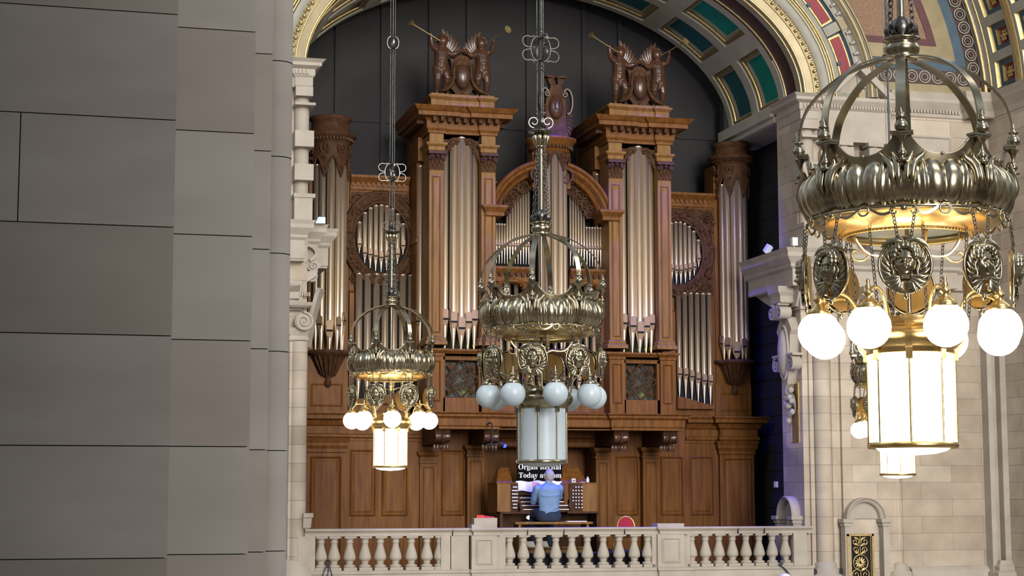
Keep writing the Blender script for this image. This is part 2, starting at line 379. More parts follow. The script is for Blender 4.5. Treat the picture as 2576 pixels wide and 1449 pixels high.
# equal arc-length parameters along the half ellipse
N=720; L=[0]
for k in range(N):
    x0,z0=ell(Av,Bv,PI*k/N); x1,z1_=ell(Av,Bv,PI*(k+1)/N); L.append(L[-1]+math.hypot(x1-x0,z1_-z0))
def at_len(s):
    s=max(0,min(L[-1],s))
    for k in range(N):
        if L[k+1]>=s: return PI*(k+(s-L[k])/max(1e-9,L[k+1]-L[k]))/N
    return PI
tot=L[-1]
def patch(u0,u1,y0,y1,o0,o1,mt,n=8,sm=True):
    rows=[]
    for k in range(n+1):
        t=at_len(u0+(u1-u0)*k/n); a_=ell(Av,Bv,t,o0); b_=ell(Av,Bv,t,o1)
        rows.append([(a_[0],y0,a_[1]),(b_[0],y1,b_[1])])
    g.grid(rows,mt,sm)
rowsY=[(28.42,29.36),(29.64,30.58)]
first=.14; cell=(tot-.0)/nc*1.0
cof=1.02; rib=(tot-2*first-8*cof)/7
us=[(first+k*(cof+rib),first+k*(cof+rib)+cof) for k in range(8)]
edges=[0]+[e for u in us for e in u]+[tot]
for i in range(len(edges)-1):
    u0,u1=edges[i],edges[i+1]
    if i%2==0: patch(u0,u1,YV0-.05,YV1,0,0,0,4)
    else:
        patch(u0,u1,YV0-.05,rowsY[0][0],0,0,0); patch(u0,u1,rowsY[0][1],rowsY[1][0],0,0,0); patch(u0,u1,rowsY[1][1],YV1,0,0,0)
for r,(ya,yb) in enumerate(rowsY):
    for (u0,u1) in us:
        # stepped sides: cream step, gold roll, cream flat, panel
        fr=[(0,0),(0,.05),(.05,.055),(.05,.12),(.125,.12)]
        for (i0,d0),(i1,d1) in zip(fr[:-1],fr[1:]):
            mt=0
            patch(u0+i0,u1-i0,ya+i0,ya+i1,d0,d1,mt); patch(u0+i0,u1-i0,yb-i0,yb-i1,d0,d1,mt)
            for uu,s_ in ((u0,1),(u1,-1)):
                ta=at_len(uu+s_*i0); tb=at_len(uu+s_*i1); p0=ell(Av,Bv,ta,d0); p1=ell(Av,Bv,tb,d1)
                g.add([(p0[0],ya+i0,p0[1]),(p0[0],yb-i0,p0[1]),(p1[0],yb-i1,p1[1]),(p1[0],ya+i1,p1[1])],[(0,1,2,3)],mt)
        i=.125; patch(u0+i,u1-i,ya+i,yb-i,.12,.12,2 if r==0 else 3)
        # gold roll moulding
        for yy in (ya+.045,yb-.045):
            g.tube([(lambda q:(q[0],yy,q[1]))(ell(Av,Bv,at_len(u0+.045+(u1-u0-.09)*k/10),.06)) for k in range(11)],.04,8,1)
        for uu in (u0+.045,u1-.045):
            q=ell(Av,Bv,at_len(uu),.06); g.tube([(q[0],ya+.045,q[1]),(q[0],yb-.045,q[1])],.04,8,1)
# impost string of the vault and back lunette
g.box(XR-.12,XW,28.3,YV1,ZS-.16,ZS+.03,0); g.box(XR-.05,XW,28.3,YV1,ZS-.26,ZS-.14,0)
g.build('ceiling',['greyc','gilt','green','bluegreen'],kind='structure')
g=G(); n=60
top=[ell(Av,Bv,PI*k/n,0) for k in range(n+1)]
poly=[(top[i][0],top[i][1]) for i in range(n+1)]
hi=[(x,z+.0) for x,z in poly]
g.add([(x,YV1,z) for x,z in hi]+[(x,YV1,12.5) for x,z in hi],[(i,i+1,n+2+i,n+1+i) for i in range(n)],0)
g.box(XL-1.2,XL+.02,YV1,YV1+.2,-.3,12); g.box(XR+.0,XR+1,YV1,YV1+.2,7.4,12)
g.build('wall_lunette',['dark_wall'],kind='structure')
# arch soffit and archivolt mouldings
g=G()
asweep(g,A,B,[(0.02,YV0),(.02,YV0-.06),(-.0,YV0-.08),(-.0,YV0-.13)],mt=0)
asweep(g,A,B,[(0,YV0-.13),(.05,YV0-.16),(.05,YV0-.50),(0,YV0-.53)],mt=2)
asweep(g,A,B,[(0,YV0-.53),(0,YF-.02),(.0,YF-.06)],mt=0)
for yy in (YV0-.10,YF+.03): asweep(g,A,B,[(.025*cos(q),yy+.025*sin(q)) for q in [PI*2*j/8 for j in range(8)]],mt=1,closed=True)
g.build('trim_1',['cream','gilt','umber'],kind='structure')
g=G(); F0=YF-.06
asweep(g,A,B,[(0,F0),(0,F0-.03),(.03,F0-.045),(.04,F0-.03)],mt=1)
asweep(g,A,B,[(.04,F0-.03),(.16,F0-.05)],mt=2)
asweep(g,A,B,[(.16,F0-.05),(.16,F0-.075),(.185,F0-.08),(.185,F0-.045)],mt=1)
asweep(g,A,B,[(.185,F0-.045),(.28,F0-.06)],mt=2)
s_=0
for k in range(96):
    t=at_len(tot*(k+.5)/96); x,z=ell(A,B,t,.235); ang=math.atan2(z-ell(A,B,t,.2)[1],x-ell(A,B,t,.2)[0])
    g.ball((x,F0-.075,z),.036,8,1)
    t2=at_len(tot*(k+1)/96); x,z=ell(A,B,t2,.225); a,b=ell(A,B,t2,.275)
    g.tube([(x,F0-.07,z),(a,F0-.08,b)],[.006,.02],5,1)
asweep(g,A,B,[(.28,F0-.05),(.28,F0-.1),(.36,F0-.13),(.40,F0-.15)],mt=0)
for o in (.425,.465,.50): asweep(g,A,B,[(o+.018*cos(q),F0-.15-(o-.4)*.5+.018*sin(q)) for q in [2*PI*j/8 for j in range(8)]],mt=1,closed=True)
asweep(g,A,B,[(.515,F0-.2),(.60,F0-.16),(.64,F0-.12)],mt=0)
g.build('trim_2',['cream','gilt','oldgold'],kind='structure')
# crimson coffer band with fluted blocks
g=G(); o0,o1=.64,.94; Yc=F0-.10
asweep(g,A,B,[(o0,F0-.12),(o0,Yc+.02),(o1,Yc+.02),(o1,Yc-.06)],mt=2)
nb=13
for k in range(nb+1):
    t=at_len(tot*k/nb); p=Vector((ell(A,B,t,o0)[0],0,ell(A,B,t,o0)[1])); q=Vector((ell(A,B,t,o1)[0],0,ell(A,B,t,o1)[1]))
    r_=(q-p).normalized(); s2=Vector((-r_.z,0,r_.x)); w=.085
    def quad(a,b,c,d,y0,y1,mt):
        P4=[p+r_*a+s2*c,p+r_*b+s2*c,p+r_*b+s2*d,p+r_*a+s2*d]
        vs=[(v.x,y0,v.z) for v in P4]+[(v.x,y1,v.z) for v in P4]
        g.add(vs,[(0,1,2,3),(4,5,6,7),(0,1,5,4),(1,2,6,5),(2,3,7,6),(3,0,4,7)],mt)
    quad(0,.32,-w,w,Yc+.02,Yc-.06,0)
    for j in range(5): quad(.03,.27,-w+.012+j*.034,-w+.032+j*.034,Yc-.06,Yc-.075,0)
    quad(.28,.40,-w-.02,w+.02,Yc,Yc-.11,3)
    # crimson panel between this and the next block
    if k<nb:
        for (ia,ib,mt,dy) in ((.03,.27,1,0),(.06,.24,4,-.012)):
            ins=.10 if mt==1 else .13
            n=6; rows=[]
            for j in range(n+1):
                u=tot*(k+ins*1.0+(1-2*ins)*j/n)/nb; tt=at_len(u); a_=ell(A,B,tt,o0+ia); b_=ell(A,B,tt,o0+ib)
                rows.append([(a_[0],Yc+.012+dy,a_[1]),(b_[0],Yc+.012+dy,b_[1])])
            g.grid(rows,mt)
        tt=at_len(tot*(k+.5)/nb); x,z=ell(A,B,tt,o0+.06); g.ball((x,Yc,z),.04,10,2,sy=.5)
# dentils and outer gold mouldings
asweep(g,A,B,[(o1,Yc-.06),(o1+.03,Yc-.06),(o1+.03,Yc-.03),(o1+.13,Yc-.03),(o1+.13,Yc-.14)],mt=0)
for k in range(nb*7):
    if k%7==0: continue
    t=at_len(tot*k/(nb*7))
    for oo,w_ in ((o1+.055,.018),(o1+.10,.024)): x,z=ell(A,B,t,oo); g.box(x-w_,x+w_,Yc-.10,Yc-.02,z-w_,z+w_,0)
asweep(g,A,B,[(o1+.13,Yc-.14),(o1+.16,Yc-.17)],mt=3)
asweep(g,A,B,[(o1+.20+.045*cos(q),Yc-.16+.045*sin(q)) for q in [2*PI*j/10 for j in range(10)]],mt=3,closed=True)
asweep(g,A,B,[(o1+.24,Yc-.18),(o1+.30,Yc-.19),(o1+.30,YF)],mt=0)
asweep(g,A,B,[(o1+.27+.02*cos(q),Yc-.20+.02*sin(q)) for q in [2*PI*j/8 for j in range(8)]],mt=3,closed=True)
g.build('trim_3',['cream','gilt','blue','oldgold','red'],kind='structure')
# end wall: ashlar below the springing, painted lunette above, with the opening left free
g=G()
g.box(-1.5,XL,YF,YF+.8,-4,ZS+.0,0)
g.build('wall_front',['ashlar'],kind='structure')
g=G(); g.box(XR,16.2,YF,28.3,-4,ZS+.0,0)
g.build('wall_front_right',['ashlar'],kind='structure')
g=G(); a2,b2=7.67,6.3
n=64; rows=[]
for k in range(n+1):
    t=PI*k/n; x0,z0=ell(A,B,t,.6); x1,z1_=ell(a2,b2,t,0); rows.append([(x0,YF,z0),(x1,YF,z1_)])
g.grid(rows,0,False)
zb=ZS+.22
bands=[(.0,.62,6),(.42,.62,1),(.62,.0,0)]
def ring(o0,o1,mt,y):
    asweep(g,a2,b2,[(-o0,y),(-o1,y)],mt=mt,n=90,sm=False)
ring(.02,.28,4,YF-.010); ring(.28,.46,3,YF-.012); ring(.46,.76,2,YF-.014); ring(.76,.90,1,YF-.016)
g.box(13.3,16.2,YF-.032,YF,ZS-.1,zb+.15,2)          # gold strip on the cornice
g.box(13.3,X(2455,YF,225),YF-.0245,YF,zb+.15,zb+.41,4)
g.box(13.3,X(2422,YF,200),YF-.0265,YF,zb+.41,zb+.59,3)
g.box(13.3,X(2396,YF,180),YF-.0285,YF,zb+.59,zb+.83,2)
g.box(13.3,X(2352,YF,165),YF-.0305,YF,zb+.83,zb+.95,1)
# guilloche: interlaced rings with dots
def gu(x,z):
    y=YF-.034
    g.tube([(x+.105*cos(2*PI*j/14),y,z+.105*sin(2*PI*j/14)) for j in range(14)],.014,4,5,closed=True)
    g.tube([(x+.06*cos(2*PI*j/12),y,z+.06*sin(2*PI*j/12)) for j in range(12)],.010,4,5,closed=True)
    g.ball((x,y,z),.028,8,1,sy=.4)
x=13.3
while x<X(2436,YF,225): gu(x,zb+.28); x+=.245
LL=0; lastp=None
for k in range(2000):
    t=.115+1.2*k/2000; p=ell(a2,b2,t,-.15)
    if lastp is None or math.hypot(p[0]-lastp[0],p[1]-lastp[1])>.245: gu(*p); lastp=p
g.build('trim_4',['brown','maroon','oldgold','blue','umber','cream','gilt'],kind='structure')
# hall vault springing on the right: soffit with rosette coffers
g=G()
ys=27.5; ye=24.6
asweep(g,a2,b2,[(0,YF-.02),(.0,YF-.16)],t0=0,t1=1.3,n=30,mt=1)
for o in (.02,.10): asweep(g,a2,b2,[(o-.03+.035*cos(q),YF-.10-o+.035*sin(q)) for q in [2*PI*j/8 for j in range(8)]],t0=0,t1=1.3,n=40,mt=1,closed=True)
asweep(g,a2,b2,[(.06,YF-.15),(.06,YF-.34)],t0=0,t1=1.3,n=30,mt=0)
asweep(g,a2,b2,[(.28,ye),(.28,YF-.2)],t0=0,t1=1.3,n=30,mt=0)
asweep(g,a2,b2,[(.06,YF-.34),(.28,YF-.34)],t0=0,t1=1.3,n=30,mt=0)
cy=[YF-.34,YF-1.0]
for k in range(11):
    ta=.045+k*.098; tb=ta+.072
    for (y1,y0) in ((YF-.40,YF-.98),(YF-1.3,YF-1.9)):
        def P_(t,o,y): q=ell(a2,b2,t,o); return (q[0],y,q[1])
        d0,d1,d2=.06,.13,.20
        def fr(t0_,t1_,y0_,y1_,oa,t2,t3,y2,y3,ob,mt):
            a_=[P_(t0_,oa,y0_),P_(t1_,oa,y0_),P_(t1_,oa,y1_),P_(t0_,oa,y1_)]; b_=[P_(t2,ob,y2),P_(t3,ob,y2),P_(t3,ob,y3),P_(t2,ob,y3)]
            g.grid([a_,b_],mt,False,cu=True)
        e1=.010;e2=.02;w1=.09;w2=.17
        fr(ta,tb,y0,y1,d0,ta+e1*.3,tb-e1*.3,y0+.02,y1-.02,d1,1)
        fr(ta+e1*.3,tb-e1*.3,y0+.02,y1-.02,d1,ta+e2*.7,tb-e2*.7,y0+w1+.02,y1-w1-.02,d1+.005,2)
        fr(ta+e2*.7,tb-e2*.7,y0+w1+.02,y1-w1-.02,d1,ta+e2*.8,tb-e2*.8,y0+w1+.04,y1-w1-.04,d2,1)
        b_=[P_(ta+e2*.8,d2,y0+w1+.04),P_(tb-e2*.8,d2,y0+w1+.04),P_(tb-e2*.8,d2,y1-w1-.04),P_(ta+e2*.8,d2,y1-w1-.04)]
        g.add(b_,[(0,1,2,3)],3)
        c_=P_((ta+tb)/2,d2-.03,(y0+y1)/2)
        g.ball(c_,.05,10,1,sx=.7); 
        for j in range(6): g.ball((c_[0],c_[1]+.075*cos(j*PI/3),c_[2]+.075*sin(j*PI/3)),.036,8,1,sx=.6)
    # ribs between coffers and beside them
    g.grid([[P_(tb,d0,YF-.34),P_(tb+.026,d0,YF-.34)],[P_(tb,d0,ye),P_(tb+.026,d0,ye)]],0,False)
for y0,y1 in ((YF-.40,YF-.34),(YF-1.3,YF-.98),(ye,YF-1.9)): asweep(g,a2,b2,[(.06,y0),(.06,y1)],t0=0,t1=1.3,n=40,mt=0)
asweep(g,a2,b2,[(.05,YF-1.05),(.02,YF-1.08),(.02,YF-1.2),(.05,YF-1.23)],t0=0,t1=1.3,n=40,mt=1)
g.build('ceiling_2',['cream','gilt','blue','red'],kind='structure')
# side wall of the hall on the right, running towards the viewer
g=G(); g.box(15.98,16.4,22,28.3,-4,ZS+.05); g.build('wall_right',['ashlar'],kind='structure')
# ---------------------------------------------------------------- classical stonework of the end wall
def course_lines(g,x0,x1,y,z0,z1,step=.283,mt=1,depth=.004):
    z=math.ceil(z0/step)*step
    while z<z1: g.box(x0,x1,y-depth,y+.001,z-.003,z+.003,mt); z+=step
def volute(g,c,r,mt=0,sg=1,w=.10,ax='y'):
    # scroll with real depth: spiral band swept along its axis
    if ax=='y':
        pts=spiral((c[0],c[1],c[2]),r,1.9,PI/2,'xz',sg,44,.15)
        g.strap(pts,w,.03,(0,1,0),mt); g.ball(c,r*.2,10,mt,sy=w*.55/(r*.2))
        g.prism([(c[0]+r*.9*cos(2*PI*j/20),c[2]+r*.9*sin(2*PI*j/20)) for j in range(20)],c[1]-w*.32,c[1]+w*.4,mt)
    else:
        pts=spiral((c[0],c[1],c[2]),r,1.9,PI/2,'yz',sg,44,.15)
        g.strap(pts,w,.03,(1,0,0),mt); g.ball(c,r*.2,10,mt,sx=w*.55/(r*.2))
        g.prism([(c[1]+r*.9*cos(2*PI*j/20),c[2]+r*.9*sin(2*PI*j/20)) for j in range(20)],c[0]-w*.32,c[0]+w*.4,mt,ax='x')
zc=Z(630,YF,2060)    # middle cornice level
ENT=[(0,-.80),(.03,-.80),(.03,-.62),(.05,-.62),(.05,-.46),(.10,-.42),(.10,-.38),(.16,-.34),(.16,-.22),(.20,-.19),(.30,-.17),(.30,-.08),(.36,-.02),(.36,0),(0,.02)]
def entab(g,path,ztop,sc=1.0,dent=True,mt=0):
    g.mould(path,[(o*sc,ztop+z*sc) for o,z in ENT],mt)
# left pier
g=G()
x1a,x2a,x3a=X(786,27.2,560),X(812,27.6,570),X(838,28.0,580)
zt=Z(552,27.2,760)
prof=[(.0,-.60),(.02,-.58),(.02,-.30),(.06,-.26),(.06,-.22),(.14,-.12),(.14,-.06),(.17,0),(0,.0)]
g.mould([(3.2,27.3),(x1a-.12,27.3),(x1a-.12,27.7),(x2a-.08,27.7),(x2a-.08,28.1),(x3a-.08,28.1),(x3a-.08,29.0)],[(o,zt+z) for o,z in prof])
g.box(3.2,x1a-.1,27.3,29,zt-.62,zt-.0); g.box(3.2,x2a-.07,27.7,29,zt-.62,zt); g.box(3.2,x3a-.07,28.1,29,zt-.62,zt)
g.prism([(XL-.1,zt-1.0),(x3a-.2,zt-.6),(XL-.1,zt-.6)],27.7,28.9)
# pilaster under it with a second small entablature and an ionic scroll
xa,xb=X(712,YF,760),XL
z_a=Z(712,YF,745)
g.mould([(xa-.2,YF),(xb-.14,YF-.0),(xb-.14,YF)],[(0,z_a-.42),(.03,z_a-.4),(.03,z_a-.28),(.07,z_a-.24),(.07,z_a-.14),(.14,z_a-.05),(.14,z_a),(0,z_a)])
g.box(xa-.2,xb-.08,YF-.08,YF,z_a-.42,z_a-.02)
for k in range(11): g.box(xa+.02+.036*k,xa+.042+.036*k,YF-.11,YF-.07,z_a-.20,z_a-.14,0)
zv=Z(762,YF,760); 
g.mould([(X(727,YF),YF),(X(727,YF),YF-.2),(XL,YF-.2),(XL,YF)],[(0,zv-.08),(.04,zv-.05),(.06,zv),(0,zv)])
volute(g,(X(763,YF-.2),YF-.16,Z(808,YF-.2,762)),.15,w=.2,sg=-1)
g.lathe([(.05,-.2),(.16,-.13),(.16,-.05)],(X(745,YF),YF,Z(835,YF)),14)
g.mould([(X(727,YF),YF),(X(727,YF),YF-.13),(XL-.01,YF-.13),(XL-.01,YF)],[(0,Z(872,YF)),(.03,Z(868,YF)),(.0,Z(858,YF)),(.04,Z(845,YF)),(0,Z(838,YF))])
g.box(X(727,YF),XL-.01,YF-.12,YF,-.6,Z(872,YF),1)
g.lathe([(.13,-.3),(.13,Z(872,YF))],(X(752,YF),YF-.06,0),20,2,sm=True)
# scroll bracket carrying the cornice towards the opening
g.strap([(XL+.30,28.0,Z(725,28,800)),(XL+.24,27.9,Z(760,28)),(XL+.12,27.7,Z(820,28)),(XL+.05,27.6,Z(865,28)),(XL+.02,27.55,Z(890,28))],.30,.06,(.4,1,0),0)
volute(g,(XL+.12,27.72,Z(668,27.7,790)),.10,w=.16); volute(g,(XL+.09,27.7,Z(695,27.7,790)),.09,w=.16,sg=-1)
g.strap([(XL-.02,27.6,Z(635,27.6)),(XL+.10,27.65,Z(640,27.6)),(XL+.16,27.7,Z(655,27.6)),(XL+.06,27.7,Z(672,27.6))],.2,.05,(0,1,0),0)
g.prism([(XL-.05,Z(730,YF)),(XL+.15,Z(708,YF)),(XL+.18,Z(695,YF)),(XL-.05,Z(698,YF))],27.55,27.8,0)
# base of the pilaster
for cx_,r_ in ((X(748,YF),.20),):
    zb_=Z(1410,YF)
    g.lathe([(r_+.10,-.6),(r_+.10,zb_-.15),(r_+.06,zb_-.12),(r_+.07,zb_-.07),(r_+.03,zb_-.03),(r_+.04,zb_+.02),(r_-.05,zb_+.05)],(cx_,YF-.05,0),24)
# niche shoulder on the left pier, just above the rail
g.mould([(XL-.05,YF-.2),(XL+.05,YF-.2),(XL+.05,YF+.2)],[(0,.70),(.02,.72),(.03,.86),(.05,.88),(.05,.94),(0,.94)])
g.box(XL-.2,XL+.04,YF-.15,YF+.1,-.5,.9)
g.build('trim_5',['stone','ashlar','ashlar'],kind='structure')
# rusticated upper order: one builder for both piers
def upper_order(g,xs,xin,sg,ztop,zbase):
    # entablature under the arch
    g.mould([(xs[0],YF-.08),(xs[1],YF-.08),(xs[1],YF-.22),(xs[2],YF-.22),(xs[2],YF+.3)] if sg>0 else [(xs[2],YF+.7),(xs[2],YF-.22),(xs[1],YF-.22),(xs[1],YF-.08),(xs[0],YF-.08)],
        [(0,ztop-.42),(.02,ztop-.40),(.02,ztop-.27),(.05,ztop-.24),(.05,ztop-.14),(.14,ztop-.10),(.14,ztop-.05),(.20,ztop),(0,ztop)])
    lo,hi_=min(xs),max(xs)
    g.box(lo+.01,hi_-.01,YF-.2,YF+.25,ztop-.42,ztop-.01)
    n=int((hi_-lo)/.06)
    for k in range(n): g.box(lo+.02+.06*k,lo+.055+.06*k,YF-.30,YF-.2,ztop-.225,ztop-.15)
    a,b=min(xs[1],xs[2]),max(xs[1],xs[2])
    # shaft with blocks
    c=(a+b)/2; r=(b-a)/2-.03
    zz=ztop-.42
    H_=zz-zbase
    g.lathe([(r+.02,zbase+.27*H_*0),(r+.02,zz)],(c,YF-.04,0),20,0)
    for f0,f1,ex in ((.93,1.0,.02),(.86,.88,.06),(.55,.67,.04),(.30,.42,.04),(.17,.20,.07),(.0,.17,.03)):
        g.box(a-ex*.3,b+ex,YF-.26-ex*.5,YF+.15,zbase+H_*f0,zbase+H_*f1)
    # stepped strips beside
    for k in range(9):
        w=.10 if k%2 else .16
        if sg>0: g.box(lo,lo+(a-lo)*(.55+w),YF-.12-.05*(k%2),YF,zbase+H_*k/9+.004,zbase+H_*(k+1)/9-.004)
        else: g.box(hi_-(hi_-b)*(.55+w),hi_,YF-.12-.05*(k%2),YF,zbase+H_*k/9+.004,zbase+H_*(k+1)/9-.004)
g=G()
upper_order(g,(3.3,X(740,YF,300),XL),0,1,Z(158,YF,745),zt)
g.build('trim_6',['stone'],kind='structure')
g=G()
zcr=Z(625,27.2,2000)
upper_order(g,(13.0,X(2043,YF,300),XR),0,-1,ZS,zcr)
g.build('trim_7',['stone'],kind='structure')
# right pier: strong cornice wrapping the jamb
g=G()
prof=[(.0,-.62),(.02,-.60),(.02,-.34),(.07,-.30),(.07,-.25),(.16,-.14),(.16,-.07),(.20,0),(0,.01)]
xq=X(1976,27.2,640)+.2
g.mould([(xq,29.25),(xq,27.35),(xq+.35,27.35),(xq+.55,27.42),(14.6,27.42),(14.6,27.2),(15.1,27.2),(15.1,27.42),(15.98,27.42)],[(o,zcr+z) for o,z in prof])
g.box(xq+.005,16,27.42,29.2,zcr-.60,zcr-.005)
g.prism([(27.3,zcr-.6),(29.2,zcr-.6),(28.3,zcr-.95),(27.5,zcr-.95)],xq+.1,xq+.5,ax='x')
g.box(xq+.14,XR+.3,27.4,28.4,zcr-1.0,zcr-.6)
# pediment aedicule above the cornice
xp0,xp1=X(2060,YF,300),X(2235,YF,300); zp=Z(262,YF,2150)
yA=YF-.30
g.mould([(xp0,YF),(xp0,yA),(xp1-.1,yA),(xp1-.1,YF)],[(0,zp-.22),(.03,zp-.2),(.03,zp-.14),(.10,zp-.06),(.10,zp),(0,zp)])
g.box(xp0,xp1-.1,yA,YF,zp-.75,zp-.01)
for k in range(26): g.box(xp0+.02+.052*k,xp0+.052+.052*k,yA-.06,yA,zp-.19,zp-.14)
xm=(xp0+xp1-.1)/2; za=zp+.62
g.prism([(xp0+.05,zp),(xp1-.15,zp),(xm,za-.12)],yA+.10,YF)
for sgn,xx in ((1,xp0-.08),(-1,xp1-.02)):
    g.prism([(xx,zp),(xx+sgn*.16,zp),(xm,za-.14),(xm,za+.02)],yA-.12,YF)
for xc_ in (X(2106,YF,400),X(2182,YF,400)):
    g.lathe([(.10,zcr+.1),(.10,zp-.75)],(xc_,yA+.08,0),16,0); g.box(xc_-.14,xc_+.14,yA-.06,yA+.2,zp-.82,zp-.75)
    for f in (.25,.55): g.box(xc_-.14,xc_+.14,yA-.08,YF,zcr+(zp-zcr)*f,zcr+(zp-zcr)*(f+.12))
    g.box(xc_-.15,xc_+.15,yA-.08,YF,zcr,zcr+.25)
g.box(X(2125,YF),X(2165,YF),YF-.03,YF,zcr+.3,zp-1.0,1)
# string cornice under the lunette
g.mould([(xp1,YF),(15.5,YF),(15.5,YF-.25),(15.98,YF-.25),(15.98,22)],[(0,ZS-.22),(.03,ZS-.2),(.03,ZS-.1),(.13,ZS+.04),(.13,ZS+.10),(.17,ZS+.2),(0,ZS+.22)])
for k in range(40):
    x=xp1+.05+.06*k
    if x<15.4: g.box(x,x+.035,YF-.07,YF,ZS-.14,ZS-.08)
# string under blank panel
g.panel(X(2255,YF,420),X(2395,YF,420),Z(415,YF,2320),Z(345,YF,2320),YF,prof=((0,0),(0,-.03),(.03,-.04),(.05,-.01),(.06,-.01)))
g.build('trim_8',['stone','joint'],kind='structure')
# shafts and strips below the cornice
g=G()
def strip(px0,px1,d,base=True,rnd=False,mt=1,py=1100,ztop=None):
    a,b=X(px0,YF,py),X(px1,YF,py); zt_=ztop or zcr-.58
    if rnd: g.lathe([((b-a)/2,-1.5),((b-a)/2,zt_)],((a+b)/2,YF-d,0),22,mt)
    else: g.box(a,b,YF-d,YF,-1.5,zt_,mt)
    return a,b
strip(2016,2030,.05); strip(2030,2040,.10)
a,b=strip(2041,2082,.10,rnd=True)
zb_=Z(1425,YF,2060)
g.lathe([((b-a)/2+.14,-1),((b-a)/2+.14,zb_-.16),((b-a)/2+.07,zb_-.12),((b-a)/2+.08,zb_-.06),((b-a)/2+.03,zb_-.02),((b-a)/2+.04,zb_+.04),((b-a)/2-.02,zb_+.07)],((a+b)/2,YF-.1,0),24,0)
strip(2082,2092,.14); strip(2092,2106,.09); 
a,b=strip(2106,2228,.16)
strip(2228,2240,.12)
a,b=strip(2236,2256,.06,rnd=True)
g.lathe([((b-a)/2+.16,-1),((b-a)/2+.16,zb_-.12),((b-a)/2+.08,zb_-.08),((b-a)/2+.09,zb_-.02),((b-a)/2+.02,zb_+.04)],((a+b)/2,YF-.06,0),24,0)
g.build('trim_9',['stone','ashlar'],kind='structure')
g=G()
g.box(X(2256,YF),X(2473,YF),YF-.012,YF,-1.5,zcr-.6,1)
for p0,p1,d in ((2470,2482,.22),(2482,2496,.14),(2496,2518,.30),(2518,2532,.16),(2532,2550,.24)):
    a,b=X(p0,YF,1100),X(p1,YF,1100); g.box(a,b,YF-d,YF,-1.5,zcr-.58,0)
a,b=X(2490,YF,1400),X(2548,YF,1400)
g.mould([(a,YF),(a,YF-.32),(b,YF-.32),(b,YF)],[(.12,-1),(.12,zb_-.14),(.06,zb_-.10),(.07,zb_-.04),(.02,zb_),(.0,zb_+.06)])
zl=Z(1430,YF,2300); g.mould([(X(2270,YF),YF),(X(2473,YF),YF)],[(.10,-1),(.10,zl-.05),(.04,zl),(0,zl+.02)])
g.build('trim_10',['stone','ashlar_wide'],kind='structure')
# niche hoods
def hood(name,cx_,cz_,r,yf,ax='y',label='',cat='niche'):
    t=thing(name,label,cat,(cx_,yf,cz_-.5) if ax=='y' else (yf,cx_,cz_-.5))
    g=G()
    def pt(a,rr,d): 
        return (cx_+rr*cos(a),yf-d,cz_+rr*sin(a)) if ax=='y' else (yf-d,cx_+rr*cos(a),cz_+rr*sin(a))
    rows=[[pt(PI*k/20,r*q,d) for q,d in ((1.0,0),(1.0,.14),(.95,.16),(.90,.13),(.84,.12),(.78,.10),(.74,.03))] for k in range(21)]
    g.grid(rows,0,False)
    g.build('arch_moulding',['stone'],t)
    g=G(); rows=[[pt(PI*k/20,r*q,.03-.0*q) for q in (.76,.4,.02)] for k in range(21)]; g.grid(rows,0,True)
    g.build('shell_panel',['stone'],t)
    for s_ in (-1,1):
        g=G(); x=cx_+s_*r*.98
        w=r*.30
        for (e,z0,z1_) in ((.05,-.06,0),(.02,-.12,-.06),(0,-.5,-.12),(.0,-1.6 if ax=='y' else -.6,-.5)):
            if ax=='y': g.box(x-w/2-e,x+w/2+e,yf-.16-e,yf,cz_+z0,cz_+z1_)
            else: g.box(yf-.16-e,yf,x-w/2-e,x+w/2+e,cz_+z0,cz_+z1_)
        g.build('pilaster',['stone'],t)
    return t
hood('stone_niche',X(2168,YF-.16,1310),Z(1308,YF-.16,2168),X(2168,YF)-X(2120,YF),YF-.16,label='round-headed sandstone niche surround above the gilded metal grille')
hx=WX(1990,1300,XR)
hood('stone_niche',27.95,hx[2],.33,XR,ax='x',label='small shell-headed niche on the side of the right pier beside the balustrade end')
# gilded grille
t=thing('gilded_grille','gilded openwork metal grille set in a frame under the stone niche on the right','grille',(X(2162,YF-.31,1400),YF-.31,-.6))
gx0,gx1=X(2128,YF-.31,1400),X(2195,YF-.31,1400); gz1=Z(1346,YF-.31,2160); gz0=gz1-1.0
g=G(); y=YF-.31
for k,(a,b,c,d) in enumerate(((gx0,gx0+.035,gz0,gz1),(gx1-.035,gx1,gz0,gz1),(gx0,gx1,gz1-.035,gz1),(gx0,gx1,gz0,gz0+.035))): g.box(a,b,y-.03,y+.02,c,d)
g.build('frame',['gilt'],t)
g=G(); g.box(gx0,gx1,y+.02,y+.04,gz0,gz1); g.build('back_panel',['slot'],t)
g=G(); cxg=(gx0+gx1)/2
for zz in (gz1-.47,):
    g.tube([(cxg+.13*cos(2*PI*j/24),y-.01,zz+.13*sin(2*PI*j/24)) for j in range(24)],.010,6,closed=True)
    for j in range(12): leaf(g,(cxg+.02*cos(j*PI/6),y-.005,zz+.02*sin(j*PI/6)),j*PI/6,.085,.014)
for s_ in (-1,1):
    for zz,r_,a0,sg in ((gz1-.13,.075,PI/2,1),(gz1-.26,.06,-PI/2,-1),(gz1-.66,.075,PI/2,-1),(gz1-.82,.07,-PI/2,1)):
        pts=spiral((cxg+s_*.085,y-.008,zz),r_,1.4,a0,'xz',sg*s_,26,.15); g.tube(pts,.009,5)
    for zz in (gz1-.1,gz1-.2,gz1-.33,gz1-.6,gz1-.74,gz1-.88):
        leaf(g,(cxg+s_*.02,y-.005,zz),PI/2-s_*.8,.10,.02,curl=-s_*.7)
    g.tube([(cxg+s_*(gx1-gx0)*.5-s_*.05,y-.005,gz0),(cxg+s_*(gx1-gx0)*.5-s_*.05,y-.005,gz1)],.006,5)
